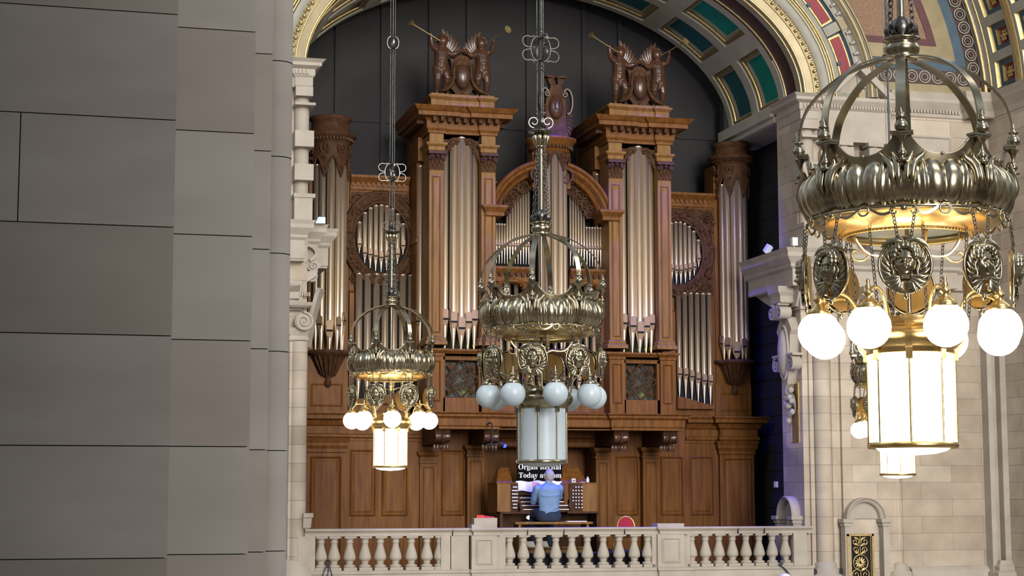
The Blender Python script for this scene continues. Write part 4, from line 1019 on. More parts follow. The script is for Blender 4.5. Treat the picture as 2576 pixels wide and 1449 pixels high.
# ---------------------------------------------------------------- side flats with oval openings
def side_flat(px0,px1,pxo,pyo,rx_,rz_,pycor,pylow0,pylow1,lowx,nlow,label,nov):
    y=30.30; x0=max(X(px0,y,600),RTL+.35) if px0<1200 else TR[2]+.04; x1=TL[1]-.10 if px0<1200 else min(X(px1,y,600),RTR-.34); Q=lambda py: Z(py,y,(px0+px1)/2)
    zimp=Q(1043 if px0<1200 else 1058)
    t=thing('organ_side_bay',label,'organ case',((x0+x1)/2,y,zimp))
    zc1=Q(pycor)
    g=G(); g.box(x0,x1,y,y+.4,zimp,zc1-.02)
    g.mould([(x0,y),(x1,y)],[(0,zc1-.24),(.02,zc1-.22),(.02,zc1-.12),(.06,zc1-.08),(.12,zc1-.02),(.12,zc1+.02),(0,zc1+.03)])
    k=x0+.02
    while k<x1-.05: g.box(k,k+.045,y-.05,y,zc1-.16,zc1-.10); k+=.09
    g.build('case_body',['wood'],t)
    xo=X(pxo,y,pyo); zo=Q(pyo)
    g=G(); g.prism([(xo+rx_*1.03*cos(2*PI*j/40),zo+rz_*1.03*sin(2*PI*j/40)) for j in range(40)],y-.012,y); 
    lx0,lx1=X(lowx[0],y,900),X(lowx[1],y,900); g.box(lx0,lx1,y-.012,y,Q(pylow1),Q(pylow0)); g.build('opening_shade_plate',['slot'],t)  # black plates on the uncut board, painted stand-ins for shaded openings
    # carved oval frame
    g=G()
    for ro,rr in ((1.06,.032),(1.20,.045),(1.42,.04)):
        g.tube([(xo+rx_*ro*cos(2*PI*j/48),y-.05,zo+rz_*(1+(ro-1)*.8)*sin(2*PI*j/48)) for j in range(48)],rr,6,closed=True)
    rows=[[(xo+rx_*q*cos(2*PI*j/48),y-e,zo+rz_*(1+(q-1)*.8)*sin(2*PI*j/48)) for q,e in ((1.02,.015),(1.04,.06),(1.22,.09),(1.45,.05),(1.48,.0))] for j in range(48)]
    g.grid(rows,0,True,cv=True)
    rnd=random.Random(px0)
    for k in range(46):
        a=2*PI*k/46; q=1.24+.10*rnd.uniform(-1,1); c=(xo+rx_*q*cos(a),y-.09,zo+rz_*(1+(q-1)*.8)*sin(a))
        if a>PI*1.0 or rnd.random()<.4: g.ball(c,rnd.uniform(.028,.05),7)
        leaf(g,c,a+rnd.uniform(-1.5,1.5),.14,.035,curl=rnd.choice((-1,1)),bulge=.7)
    for sx_ in (-1,1):
        for zz,r_,sg in ((zo+rz_*1.02,.13,1),(zo+rz_*.68,.09,-1)):
            c=(xo+sx_*rx_*1.28,zz); 
            if x0+.05<c[0]<x1-.05: scroll_carving(g,c,r_,sg*sx_,y-.04,leaves=7)
    g.box(x0+.02,x1-.02,y-.008,y,zo-rz_*1.35,zc1-.26)
    for sx_,xx_ in ((1,x0+.15),(-1,x1-.15)):
        for zz_,r_,sg_ in ((zc1-.44,.135,1),(zc1-.68,.09,-1),(zc1-.90,.07,1),(zo-rz_*1.12,.10,-1)):
            scroll_carving(g,(xx_,zz_),r_,sx_*sg_,y-.03,leaves=8)
        for k in range(3): leaf(g,(xx_+sx_*.12,y-.03,zc1-.34-.02*k),(0 if sx_>0 else PI)+sx_*(-.25*k),.30,.05,curl=-sx_*.8,bulge=.8)
    for k in range(60):
        px_=rnd.uniform(x0+.08,x1-.08); pz_=rnd.uniform(zo-rz_*1.25,zc1-.32)
        if ((px_-xo)/(rx_*1.35))**2+((pz_-zo)/(rz_*1.3))**2>1.15: scroll_carving(g,(px_,pz_),rnd.uniform(.06,.10),rnd.choice((-1,1)),y-.02,leaves=5)
    g.build('carved_oval_frame',['carve'],t)
    for k in range(nov):
        f=(k+.5)/nov*2-1; x=xo+rx_*.94*f; h=rz_*math.sqrt(max(.05,1-f*f))*.98
        if x<x0 : continue
        zm=zo-rz_*.38-.10*(1-abs(f)); z0_=zo-h
        pipe(t,x,y-.05,rx_*.94/nov*.86,z0_+.0,max(zm,z0_+.16),zo+h)
    for k in range(nlow):
        x=lx0+(lx1-lx0)*(k+.5)/nlow
        d=.07*math.cos(k/max(1,nlow-1)*PI)*(1 if px0<1200 else -1)
        z_f=Q(pylow1-4)+(.10-d*.9); pipe(t,x,y-.055,(lx1-lx0)/nlow*.40,z_f,z_f+.42,Q(pylow0-50 if False else pylow0))
    g=G(); q=[]
    for j in range(13):
        u=lx0+(lx1-lx0)*j/12; q.append((u,Q(pylow1-2)+.11-.07*math.cos(j/12*PI)*(1 if px0<1200 else -1)))
    g.prism([(lx0,Q(pylow1+3))]+q+[(lx1,Q(pylow1+3))],y-.11,y-.0); g.build('scalloped_board',['wood'],t)
    for a,b in ((x0,lx0),(lx1,x1)):
        if b-a>.08:
            g=G(); g.box(a,b,y-.05,y,zimp,Q(pylow0+45)); g.mould([(a,y-.05),(b,y-.05)],[(0,Q(pylow0+45)-.03),(.03,Q(pylow0+45)),(0,Q(pylow0+45)+.02)]); g.build('stile',['wood'],t)
    return t
side_flat(880,1062,958,600,.46,.60,447,690,1012,(888,1042),7,'left side organ bay with an oval garlanded opening above a row of bronze-toned pipes',9)
side_flat(1685,1806,1704,640,.46,.58,492,740,1028,(1697,1790),6,'right side organ bay with an oval garlanded opening, partly hidden by the right tower',10)
# ---------------------------------------------------------------- panelled lower case and projecting impost
YL=30.2
t=thing('organ_lower_case','wide panelled walnut lower case of the organ standing behind the balustrade','organ case',(X(1340,YL),YL,0))
xA,xB=X(764,YL,1200),X(1896,YL,1200)
ca0,ca1=X(1217,YL,1200),X(1498,YL,1200)
zl_=lambda py: Z(py,YL,1300)
zi=zl_(1048)
g=G()
g.box(xA,ca0,YL,YB-.4,0,zi); g.box(ca1,xB,YL,YB-.4,0,zi); g.box(ca0,ca1,30.85,YB-.35,0,zi); g.box(ca0,ca1,YL+.02,31,zl_(1125),zi)
g.build('case_body',['wood'],t)
bay0,bay1=X(868,YL),X(1806,YL)
def shelf(path,a,b):
    g=G(); g.box(a,b,YL-.12,YL+.2,zi-.44,zi)
    g.mould(path,[(0,zi-.44),(.02,zi-.44),(.02,zi-.40),(.05,zi-.38),(.05,zi-.34),(.02,zi-.32),(.02,zi-.20),(.05,zi-.18),(.09,zi-.10),(.16,zi-.08),(.16,zi-.02),(.19,zi+.01),(.19,zi+.03),(0,zi+.03)])
    g.build('string_cornice',['wood'],t)
shelf([(xA-.05,YB-.4),(xA-.05,YL-.12),(X(868,YL),YL-.12),(X(868,YL),YL),(X(1100,YL),YL)],xA-.05,bay0)
shelf([(X(1720,YL),YL),(X(1803,YL),YL),(X(1803,YL),YL-.12),(xB,YL-.12),(xB,YB-.4)],bay1,xB)
PAN=((0,0),(0,-.012),(.02,-.028),(.035,-.004),(.045,-.002),(.05,-.002),(.09,-.014))
def pn(p0,p1,t0,b0,yy=YL):
    g=G(); g.panel(X(p0,yy,1200),X(p1,yy,1200),Z(b0,yy,1300),Z(t0,yy,1300),yy,prof=PAN); g.build('panel',['wood'],t)
for a in ((878,944),(958,1024),(1108,1166)): pn(a[0],a[1],1133,1297)
for a in ((1660,1716),(1734,1792),(1548,1604)): pn(a[0],a[1],1146,1298)
# end blocks stepping forward
for (p0,p1) in ((768,866),(1810,1896)):
    g=G(); a,b=X(p0,YL-.08,1200),X(p1,YL-.08,1200); g.box(a,b,YL-.08,YL+.02,0,zl_(1104)); 
    g.mould([(a,YL),(a,YL-.08),(b,YL-.08),(b,YL)],[(0,zl_(1142)),(.02,zl_(1140)),(.02,zl_(1132)),(.05,zl_(1124)),(.05,zl_(1118)),(.08,zl_(1108)),(.0,zl_(1104))])
    o=g.build('end_block',['wood'],t)
    g=G(); g.panel(a+.07,b-.06,.12,zl_(1150),YL-.08,prof=PAN); g.build('panel',['wood'],o)
def lpil(p0,p1,pt=1120,fw=.10):
    g=G(); a,b=X(p0,YL-fw,1200),X(p1,YL-fw,1200); zt0=zl_(pt)
    g.box(a,b,YL-fw,YL+.05,0,zt0)
    g.mould([(a,YL+.02),(a,YL-fw),(b,YL-fw),(b,YL+.02)],[(0,zt0-.20),(.015,zt0-.19),(.015,zt0-.15),(.0,zt0-.14),(0,zt0-.09),(.04,zt0-.05),(.05,zt0),(0,zt0+.005)])
    g.panel(a+.05,b-.04,.15,zt0-.26,YL-fw,prof=((0,0),(0,-.012),(.012,-.018),(.02,-.004),(.03,-.004)))
    g.build('pilaster',['wood'],t); return a,b
lpil(1055,1096,1138,.06); P1=lpil(1174,1216,1122,.16); P2=lpil(1498,1532,1126,.16); P3=lpil(1616,1656,1124,.16)
# upper panels of the alcove
g=G(); g.mould([(ca0,YL+.02),(ca1,YL+.02)],[(0,zl_(1125)),(.03,zl_(1122)),(.03,zl_(1112)),(.07,zl_(1104)),(0,zl_(1100))])
g.panel(ca0+.05,ca1-.05,zl_(1098),zl_(1070),YL+.02,prof=((0,0),(0,-.01),(.02,-.002)))
for p0,p1 in ((1228,1300),(1420,1466),(1310,1410)): g.panel(X(p0,30.9,1200),X(p1,30.9,1200),.5,Z(1140,30.9),30.9,prof=PAN)
g.build('alcove_panelling',['wood'],t)
# projecting impost
yI=28.92
g=G(); i0,i1=X(1101,yI,1035),X(1722,yI,1045); zI=Z(1036,yI,1160)
pI=[(i0,YL),(i0,yI),(TL[2]+.05,yI),(TL[2]+.05,yI+.08),(TR[1]-.05,yI+.08),(TR[1]-.05,yI),(i1,yI),(i1,YL)]
g.mould(pI,[(-.10,zI-.28),(-.02,zI-.28),(-.02,zI-.24),(.0,zI-.22),(.0,zI-.11),(.02,zI-.09),(.05,zI-.07),(.05,zI-.04),(.09,zI-.01),(.09,zI),(0,zI+.005),(-.3,zI+.006)])
g.box(i0+.06,i1-.06,yI+.1,YL,zI-.26,zI)
g.build('projecting_impost',['wood'],t)
# carved brackets under the impost
def bracket(x,w=.26):
    g=G(); ztop=zI-.27
    out=[(yI+.14,ztop),(YL-.1,ztop),(YL-.1,zl_(1125)),(YL-.2,zl_(1122))]+[(YL-.2-(YL-.42-yI)*sin(a),zl_(1122)+(ztop-.20-zl_(1122))*(1-cos(a))) for a in (.25,.5,.8,1.1,1.35,1.57)]
    g.prism([(a,b) for a,b in out],x-w/2,x+w/2,ax='x')
    b=g.build('impost_bracket',['carve'],t)
    g=G(); zz=ztop-.13
    pr=[(.06,-w/2),(.10,-w/2+.01),(.075,-w/2+.04),(.10,-w/2+.08),(.07,-.03),(.085,0),(.07,.03),(.10,w/2-.08),(.075,w/2-.04),(.10,w/2-.01),(.06,w/2)]
    rows=[[(x+u,yI+.22+r*cos(2*PI*j/16),zz+r*sin(2*PI*j/16)) for j in range(16)] for r,u in pr]
    g.grid(rows,0,True,cu=True)
    for k in range(9):
        a=PI*.5+PI*k/9
        g.ball((x,yI+.22+.095*cos(a),zz+.095*sin(a)),.016,6)
    for s_ in (-1,1):
        for k in range(3): leaf(g,(x+s_*.07*k*.8,yI+.3,zz-.12),-PI/2,.12,.03,bulge=.8,curl=0)
    g.build('carved_roll',['statue'],b)
for px in (1110,1232,1558,1680): bracket(X(px,yI+.25,1080))
# ================================================================ CHANDELIERS
RC=.6
def chandelier(name,label,loc,phase,lit):
    t=thing(name,label,'chandelier',(0,0,0))
    S=RC
    def B(g,nm,m,parent=None,lab=None):
        g.v=[(a*S,b*S,c*S) for a,b,c in g.v]; return g.build(nm,m,parent or t,label=lab)
    pk=[k*PI/4 for k in range(8)]
    def cyl(r,a,z): return (r*cos(a),r*sin(a),z)
    # gadrooned crown ring
    g=G(); NA=384; NP=26; rows=[]
    E_=[0,.04,.08,.135,.20,.28,.5]
    def disp(s,ph):
        s=abs(s)*(1+.07*sin(ph)) ; s=min(s,.4999)
        for a,b,h in zip(E_[:-1],E_[1:],(.020,.024,.030,.036,.048,.040)):
            if s<=b:
                u=(s-a)/(b-a)
                if b==.5: u=.5*(1+0)*u*1.0 if False else u
                return h*math.sqrt(max(0,1-(2*u-1)**2))
        return 0
    for i in range(NA):
        a=2*PI*i/NA; s=((a/(PI/4)+.5)%1)-.5; row=[]
        for j in range(NP+1):
            ph=-2.3+ (4.5)*j/NP   # from under to over
            tr=.158+disp(s,ph)*max(0,min(1,(ph+2.3)/.9))*max(.3,min(1,(2.4-ph)/.9)); 
            r=.79+tr*cos(ph)*1.0; z=tr*sin(ph)*1.2-.012
            row.append((r*cos(a),r*sin(a),z))
        rows.append(row)
    g.grid(rows,0,True,cv=True); g.lathe([(.70,-.12),(.66,0),(.70,.12)],(0,0,0),48,0)
    g.lathe([(.84,-.20),(.905,-.21),(.91,-.225),(.905,-.24),(.84,-.24)],(0,0,0),72,0)
    ringo=B(g,'crown_ring','brass')
    # acanthus clusters at each point
    for a in pk:
        g=G()
        for s_ in (-1,-.45,.45,1):
            a2=a+s_*.085; a3=a+s_*.17
            g.tube([cyl(.965,a2*1.0,-.06),cyl(.985,a2,.02),cyl(.96,a2+s_*.02,.13),cyl(.93,a3,.20),cyl(.95,a3+s_*.04,.245)],[.008,.026,.034,.028,.008],8)
        B(g,'acanthus_leaf','brass',ringo)
    # pierced crown wall with eight points
    g=G(); n=192; rows=[]
    def wall_top(s): s=abs(s); return .41 if s<.085 else .41-.175*(1-(1-min(1,(s-.085)/.38))**2.4)
    for i in range(n):
        a=2*PI*i/n; s=((a/(PI/4)+.5)%1)-.5; zt=wall_top(s); r0=.86; r1=.86+.06*(zt/.41)
        rows.append([cyl(r0,a,.08),cyl((r0+r1)/2,a,zt*.6),cyl(r1,a,zt),cyl(r1-.012,a,zt),cyl(r0-.012,a,.08)])
    g.grid([[r[0],r[1],r[2]] for r in rows],0,True,cv=True); g.grid([[r[2],r[3]] for r in rows],0,True,cv=True); g.grid([[r[3],r[4]] for r in rows],0,True,cv=True)
    g.tube([cyl(.905 if abs(((2*PI*i/n/(PI/4)+.5)%1)-.5)<.09 else .88,2*PI*i/n,wall_top(((2*PI*i/n/(PI/4)+.5)%1)-.5)) for i in range(n)],.010,5,closed=True)
    for a in pk: g.ball(cyl(.90,a+PI/8,.235),.018,6)
    B(g,'crown_wall','brass_in' if False else 'brass')
    # finials and straps
    for a in pk:
        R_=Matrix.Rotation(a,4,'Z')
        g=G(); g.box(.88,.99,-.10,.10,.402,.425); g.box(.89,.98,-.085,.085,.385,.402)
        g.lathe([(.02,.425),(.055,.44),(.06,.47),(.045,.51),(.02,.525),(.045,.54),(.05,.55),(.02,.565),(.028,.585),(.012,.60),(.004,.64)],(.975,0,0),12,0)
        g.lathe([(.055,.385),(.03,.35),(.012,.30),(.02,.26),(.038,.235),(.035,.21),(.015,.19),(.05,.175),(.06,.165),(.02,.15)],(.965,0,0),12,0)
        g.v=[tuple(R_@Vector(v)) for v in g.v]; B(g,'finial','bronze')
        g=G(); pf=[(.93,.40),(.962,.55),(.95,.69),(.905,.83),(.83,.94),(.72,1.05),(.57,1.16),(.40,1.235),(.22,1.285),(.12,1.30)]
        g.strap([(r,0,z) for r,z in pf],.088,.016,(0,1,0))
        g.v=[tuple(R_@Vector(v)) for v in g.v]; B(g,'crown_strap','brass')
    # collar, ball, bracket scrolls
    g=G(); g.lathe([(.05,1.29),(.14,1.29),(.145,1.31),(.125,1.33),(.155,1.35),(.165,1.39),(.155,1.43),(.13,1.45),(.135,1.46),(.175,1.475),(.175,1.49),(.05,1.50)],(0,0,0),32); B(g,'collar','brass')
    g=G(); g.lathe([(.05,1.49),(.06,1.52),(.09,1.57),(.092,1.62),(.07,1.67),(.03,1.70),(.02,1.72)],(0,0,0),24); B(g,'ball_boss','iron')
    for k in range(4):
        R_=Matrix.Rotation(k*PI/2+PI/4,4,'Z'); g=G()
        g.strap([(.05,0,1.50),(.10,0,1.54),(.13,0,1.60),(.17,0,1.60),(.19,0,1.56),(.185,0,1.52),(.16,0,1.51),(.145,0,1.53)],.05,.012,(0,1,0)); g.tube([(.155,-.045,1.535),(.155,.045,1.535)],.02,8)
        g.v=[tuple(R_@Vector(v)) for v in g.v]; B(g,'scroll_bracket','iron')
    # stem, chains, bell and hanging rods
    g=G(); g.tube([(0,0,-1.3),(0,0,1.3)],.022,10); g.tube([(0,0,1.7),(0,0,2.75)],.036,12); B(g,'stem','brass')
    def chain(g,p,q,lk=.05,r=.0065,w=.018):
        P0,Q0=Vector(p),Vector(q); L_=(Q0-P0).length; n=max(2,int(L_/(lk*.8))); d=(Q0-P0)/n; u=d.normalized().orthogonal().normalized(); v=d.normalized().cross(u)
        for i in range(n):
            c=P0+d*(i+.5); s_=u if i%2 else v
            g.tube([tuple(c+d.normalized()*(lk*.5*cos(2*PI*j/8))+s_*(w*sin(2*PI*j/8))) for j in range(8)],r,4,closed=True)
    for k in range(4):
        a=k*PI/2+PI/4; g=G(); chain(g,cyl(.15,a,1.60),cyl(.065,a,2.74),.075,.007,.024); B(g,'chain','iron')
    g=G(); g.lathe([(.03,2.68),(.07,2.70),(.075,2.73),(.06,2.75),(.03,2.76)],(0,0,0),16)
    for k in range(8):
        a=k*PI/4; g.tube([cyl(.05,a,2.70),cyl(.09,a,2.78),cyl(.11,a,2.86),cyl(.08,a,2.92),cyl(.03,a,2.93)],[.012,.028,.036,.028,.012],8)
    B(g,'bell_cap','brass')
    g=G(); g.lathe([(.02,2.93),(.19,2.95),(.20,2.965),(.19,2.975),(.02,2.98)],(0,0,0),32); B(g,'disc','iron')
    g=G(); g.tube([(0,0,2.97),(0,0,11)],.016,8)
    B(g,'hanging_rod','steel')
    def loops(z0,z1,big):
        g=G(); zc=(z0+z1)/2; h=(z1-z0)/2
        g.lathe([(.03,z0),(.055,z0),(.055,z0+.03),(.03,z0+.03)],(0,0,0),12); g.lathe([(.03,z1-.03),(.055,z1-.03),(.055,z1),(.03,z1)],(0,0,0),12)
        for k in range(4):
            R_=Matrix.Rotation(k*PI/2+.5,4,'Z'); q=G()
            q.strap([(.05+.13*h/.2*sin(PI*j/12)*.9,0,zc-h*cos(PI*j/12)) for j in range(13)],.035,.010,(0,1,0))
            if big:
                for s_ in (-1,1):
                    q.strap([(.16,0,zc+s_*.02),(.22,0,zc+s_*.02),(.285,0,zc+s_*.05),(.31,0,zc+s_*.11),(.29,0,zc+s_*.17),(.23,0,zc+s_*.20),(.16,0,zc+s_*.19),(.10,0,zc+s_*.21)],.035,.010,(0,1,0))
            q.v=[tuple(R_@Vector(v)) for v in q.v]; g.add(q.v,q.f)
        B(g,'loop_ornament','iron')
    g=G()
    for k in range(4):
        R_=Matrix.Rotation(k*PI/2+.3,4,'Z'); q=G(); q.strap(spiral((.11,0,3.12),.10,1.2,-PI/2,'xz',1,20,.3),.045,.012,(0,1,0)); q.v=[tuple(R_@Vector(v)) for v in q.v]; g.add(q.v,q.f)
    B(g,'scroll_crown','iron')
    loops(4.12,4.52,True); loops(7.18,7.46,False)
    for k in range(3):
        a=k*2*PI/3+.4; g=G(); 
        for z0,z1 in ((3.2,4.10),(4.54,7.16),(7.48,11)):
            n=max(8,int((z1-z0)/.05)); g.tube([cyl(.06,a,z0),cyl(.055,a,z1)],.008,5)
            for zz in (z0+.05,z0+.12,z1-.05,z1-.12): g.ball(cyl(.06,a,zz),.017,6,sz=1.6)
        B(g,'twisted_rod','iron')
    # shallow dish below the ring
    g=G(); g.lathe([(.87,-.18),(.885,-.225),(.87,-.245),(.82,-.285),(.74,-.325),(.63,-.36),(.575,-.37),(.56,-.35),(.60,-.32),(.80,-.18)],(0,0,0),96,0)
    dish=B(g,'dish','brass_in')
    g=G(); g.tube([cyl(.565,2*PI*j/72,-.37) for j in range(72)],.016,6,closed=True)
    for j in range(90): g.ball(cyl(.575,2*PI*j/90,-.37),.013,5)
    B(g,'rope_rim','brass_in',dish)
    g=G(); g.lathe([(.001,-.28),(.56,-.31)],(0,0,0),48); B(g,'inner_plate','enamel',dish)
    # ribbon with loops and balls under the ring
    for k,a in enumerate(pk):
        g=G(); m=a+PI/8; pts=[]
        for j in range(13):
            u=j/12; pts.append(cyl(.905,a+.10+(PI/8-.16)*u,-.235-.06*sin(PI*(1-u)*.85)))
        g.strap(pts,.026,.007,(0,0,1))
        pts2=[cyl(.905,m+(m-math.atan2(p[1],p[0]))%(2*PI),p[2]) for p in pts]; g.strap(pts2,.026,.007,(0,0,1))
        g.tube([cyl(.915,m+.052*cos(2*PI*j/14),-.255+.045*sin(2*PI*j/14)) for j in range(14)],.010,5,closed=True)
        for s_ in (-1,1): g.tube([cyl(.915,a+s_*(.10-.03*cos(j*.5)),-.27-.03*sin(j*.5)) for j in range(12)],.008,5)
        g.ball(cyl(.905,a,-.25),.028,10)
        B(g,'ribbon_scroll','brass')
    # medallions with chains
    for a in pk:
        R_=Matrix.Rotation(a,4,'Z')
        T=lambda q:[tuple(R_@Vector((.93-v[1],v[0],v[2]-.755))) for v in q.v]   # local frame faces -y -> outward
        g=G()
        g.tube([(.225*cos(2*PI*j/32),0,.245*sin(2*PI*j/32)) for j in range(32)],.013,6,closed=True)
        for s_ in (-1,1):
            for k in range(9):
                b=-PI/2+s_*(.16+k*.27); p=(.118*cos(b),-.012,.145*sin(b)-.01)
                leaf(g,p,b+s_*.55,.125,.024,curl=s_*1.1,bulge=1.1)
            for k in range(4): leaf(g,(s_*.02,-.02,-.21+.02*k),-PI/2+s_*(2.2-.35*k),.13,.018,curl=-s_*.8,bulge=1.1)
            g.tube(spiral((s_*.055,-.015,.20),.055,1.1,-PI/2,'xz',-s_,16,.25),.012,5)
            leaf(g,(s_*.01,-.012,.20),PI/2-s_*1.2,.2,.03,curl=-s_*1.2,bulge=.7)
        g.ball((0,0,-.27),.02,6,sz=1.8)
        g.v=T(g); md=B(g,'medallion','brass')
        # winged child's face
        g=G()
        fz=.02
        rows=[]
        for i in range(31):
            v=-1+2*i/30; zz=fz+.145*v; wv=.100*math.sqrt(max(.02,1-(v*.95)**2))*(1+.08*v); row=[]
            for j in range(27):
                u=-1+2*j/26; x=wv*u; d=.070*math.sqrt(max(0,1-(u*.97)**2))*math.sqrt(max(0.05,1-(v*.9)**2))
                ex=math.exp(-((x)/.014)**2-((v+.12)/.16)**2)*.036      # nose
                ey=-math.exp(-((abs(x)-.034)/.016)**2-((v-.10)/.10)**2)*.026 # eye sockets
                br=math.exp(-((abs(x)-.034)/.03)**2-((v-.27)/.07)**2)*.010
                ch=math.exp(-((abs(x)-.045)/.025)**2-((v+.25)/.2)**2)*.014
                mo=math.exp(-(x/.026)**2-((v+.42)/.06)**2)*.012-math.exp(-(x/.03)**2-((v+.50)/.03)**2)*.008
                cn=math.exp(-(x/.025)**2-((v+.72)/.12)**2)*.012
                row.append((x,-.01-d-ex-ey-br-ch-mo-cn,zz))
            rows.append(row)
        g.grid(rows,0,True)
        for row_,(rx2,rz2,yy2,sz2,nn) in enumerate(((.105,.100,-.035,.030,10),(.088,.088,-.065,.026,8))):
            for k in range(nn):
                b=PI*(k/(nn-1)); g.ball((rx2*cos(b),yy2,fz+.055+rz2*sin(b)),sz2*1.15,10,sx=.75+.5*abs(sin(b)),sz=.75+.5*abs(cos(b)))
        for s_ in (-1,1): g.ball((s_*.036,-.083,fz+.012),.012,8)
        for s_ in (-1,1):
            for k in range(4): leaf(g,(s_*.05,-.03,-.10-.01*k),-PI/2+s_*(1.3-.4*k),.13,.022,curl=s_*.5,bulge=.8)
            g.tube([(s_*.09,-.03,.06),(s_*.12,-.02,0),(s_*.10,-.03,-.07),(s_*.12,-.02,-.12)],.016,6)
        g.v=T(g); B(g,'child_face','brass',md)
        g=G(); g.prism([(.21*cos(2*PI*j/32),.23*sin(2*PI*j/32)) for j in range(32)],.03,.038); g.v=T(g); B(g,'back_plate','brass_in',md)
        for s_ in (-1,1):
            g=G(); chain(g,cyl(.925,a+s_*.10,-.29),tuple(R_@Vector((.94,s_*.06,-.50))),.042,.0055,.015)
            g.tube([tuple(R_@Vector((.94,s_*.055+.022*cos(2*PI*j/10),-.525+.022*sin(2*PI*j/10)))) for j in range(10)],.008,5,closed=True)
            B(g,'chain','iron',md)
    # lower inner chains
    for k in range(8):
        g=G(); chain(g,cyl(.62,pk[k]+.25,-.365),cyl(.55,pk[k]+.3,-1.15),.045,.005,.015); B(g,'chain','iron')
    # S-straps from dish to stem
    for k in range(4):
        R_=Matrix.Rotation(k*PI/2+.35,4,'Z'); g=G()
        g.strap([(.50,0,-.32),(.50,0,-.38),(.46,0,-.46),(.38,0,-.54),(.28,0,-.56),(.16,0,-.55),(.05,0,-.60)],.05,.014,(0,1,0))
        g.tube([(.36,0,-.55),(.42,0,-.60),(.50,0,-.60),(.53,0,-.55),(.50,0,-.51),(.47,0,-.54)],.010,5)
        g.v=[tuple(R_@Vector(v)) for v in g.v]; B(g,'curved_strap','brass_in')
    # lantern
    g=G(); g.lathe([(.30,-1.13),(.31,-1.20),(.34,-1.22),(.44,-1.25),(.475,-1.30),(.465,-1.36),(.42,-1.41),(.395,-1.43),(.40,-1.46),(.385,-1.47),(.30,-1.46)],(0,0,0),64)
    bowl=B(g,'lantern_bowl','brass_in' if lit else 'brass')  # lit copy takes the warmer brass: lamp glow painted into its fittings
    for k in range(8):
        R_=Matrix.Rotation(k*PI/4,4,'Z'); g=G(); g.strap([(.40,0,-1.12),(.39,0,-1.18),(.44,0,-1.24),(.485,0,-1.31),(.46,0,-1.39),(.41,0,-1.44)],.06,.02,(0,1,0)); g.box(.39,.425,-.03,.03,-1.53,-1.44)
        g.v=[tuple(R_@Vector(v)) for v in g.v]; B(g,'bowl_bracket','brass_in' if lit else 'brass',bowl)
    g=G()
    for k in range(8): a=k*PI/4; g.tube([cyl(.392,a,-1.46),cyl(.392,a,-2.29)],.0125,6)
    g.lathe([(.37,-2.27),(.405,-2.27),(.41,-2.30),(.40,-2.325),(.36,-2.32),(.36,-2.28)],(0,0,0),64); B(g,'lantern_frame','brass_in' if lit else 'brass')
    g=G(); g.lathe([(.378,-1.46),(.378,-2.29)],(0,0,0),64); g.lathe([(.36,-2.30),(.30,-2.345),(.2,-2.37),(.001,-2.385)],(0,0,0),48)
    B(g,'lantern_glass','globe_on' if lit else 'globe_off')
    # globes on arms
    for k in range(8):
        a=k*PI/4+PI/8; R_=Matrix.Rotation(a,4,'Z'); g=G()
        g.ball((.86,0,-1.275),.195,28); g.v=[tuple(R_@Vector(v)) for v in g.v]; gl=B(g,'globe','globe_on' if lit else 'globe_off')
        g=G(); g.lathe([(.10,-1.115),(.11,-1.10),(.085,-1.06),(.045,-1.03),(.03,-1.0),(.05,-.985),(.05,-.965),(.02,-.95),(.03,-.92),(.012,-.89),(.02,-.87),(.003,-.84)],(.86,0,0),16)
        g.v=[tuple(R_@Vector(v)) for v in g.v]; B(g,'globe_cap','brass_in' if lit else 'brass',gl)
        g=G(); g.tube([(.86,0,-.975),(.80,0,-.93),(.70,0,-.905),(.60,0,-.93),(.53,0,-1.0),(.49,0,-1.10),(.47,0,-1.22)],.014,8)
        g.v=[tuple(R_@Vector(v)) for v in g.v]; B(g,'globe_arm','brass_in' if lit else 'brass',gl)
    if lit:
        for (z,e) in ((-1.0,5),):
            pass
    t.location=loc; t.rotation_euler=(0,0,phase); return t
# photo angle of a point: positive towards picture right measured from the viewer
def phase(px,Y,off): 
    vx=W(px,800,Y)[0]; base=math.atan2(-Y,-vx); return base+rad(off)
c3=W(2280,498,8.9); c2=W(1362,795,16.25); c1=W(983,913,23.5); c4=W(2251,943,22.3)
ch2=chandelier('chandelier','unlit crown chandelier with white globes hanging in front of the centre of the organ',c2,phase(1362,16.25,-8.5),False)
ch1=chandelier('chandelier','smallest-looking lit crown chandelier hanging in front of the left side of the organ',c1,phase(983,23.5,-20),True)
ch3=copy_tree(ch1); ch3.location=c3; ch3.rotation_euler=(0,0,phase(2280,8.9,-1.5)); ch3['label']='largest and nearest lit crown chandelier at the right edge of the picture'
ch4=copy_tree(ch1); ch4.location=c4; ch4.rotation_euler=(0,0,phase(2253,22.3,10)); ch4['label']='distant lit crown chandelier mostly hidden behind the largest one'
for o in (ch1,ch2,ch3,ch4): o['group']='crown chandeliers hanging in the hall'
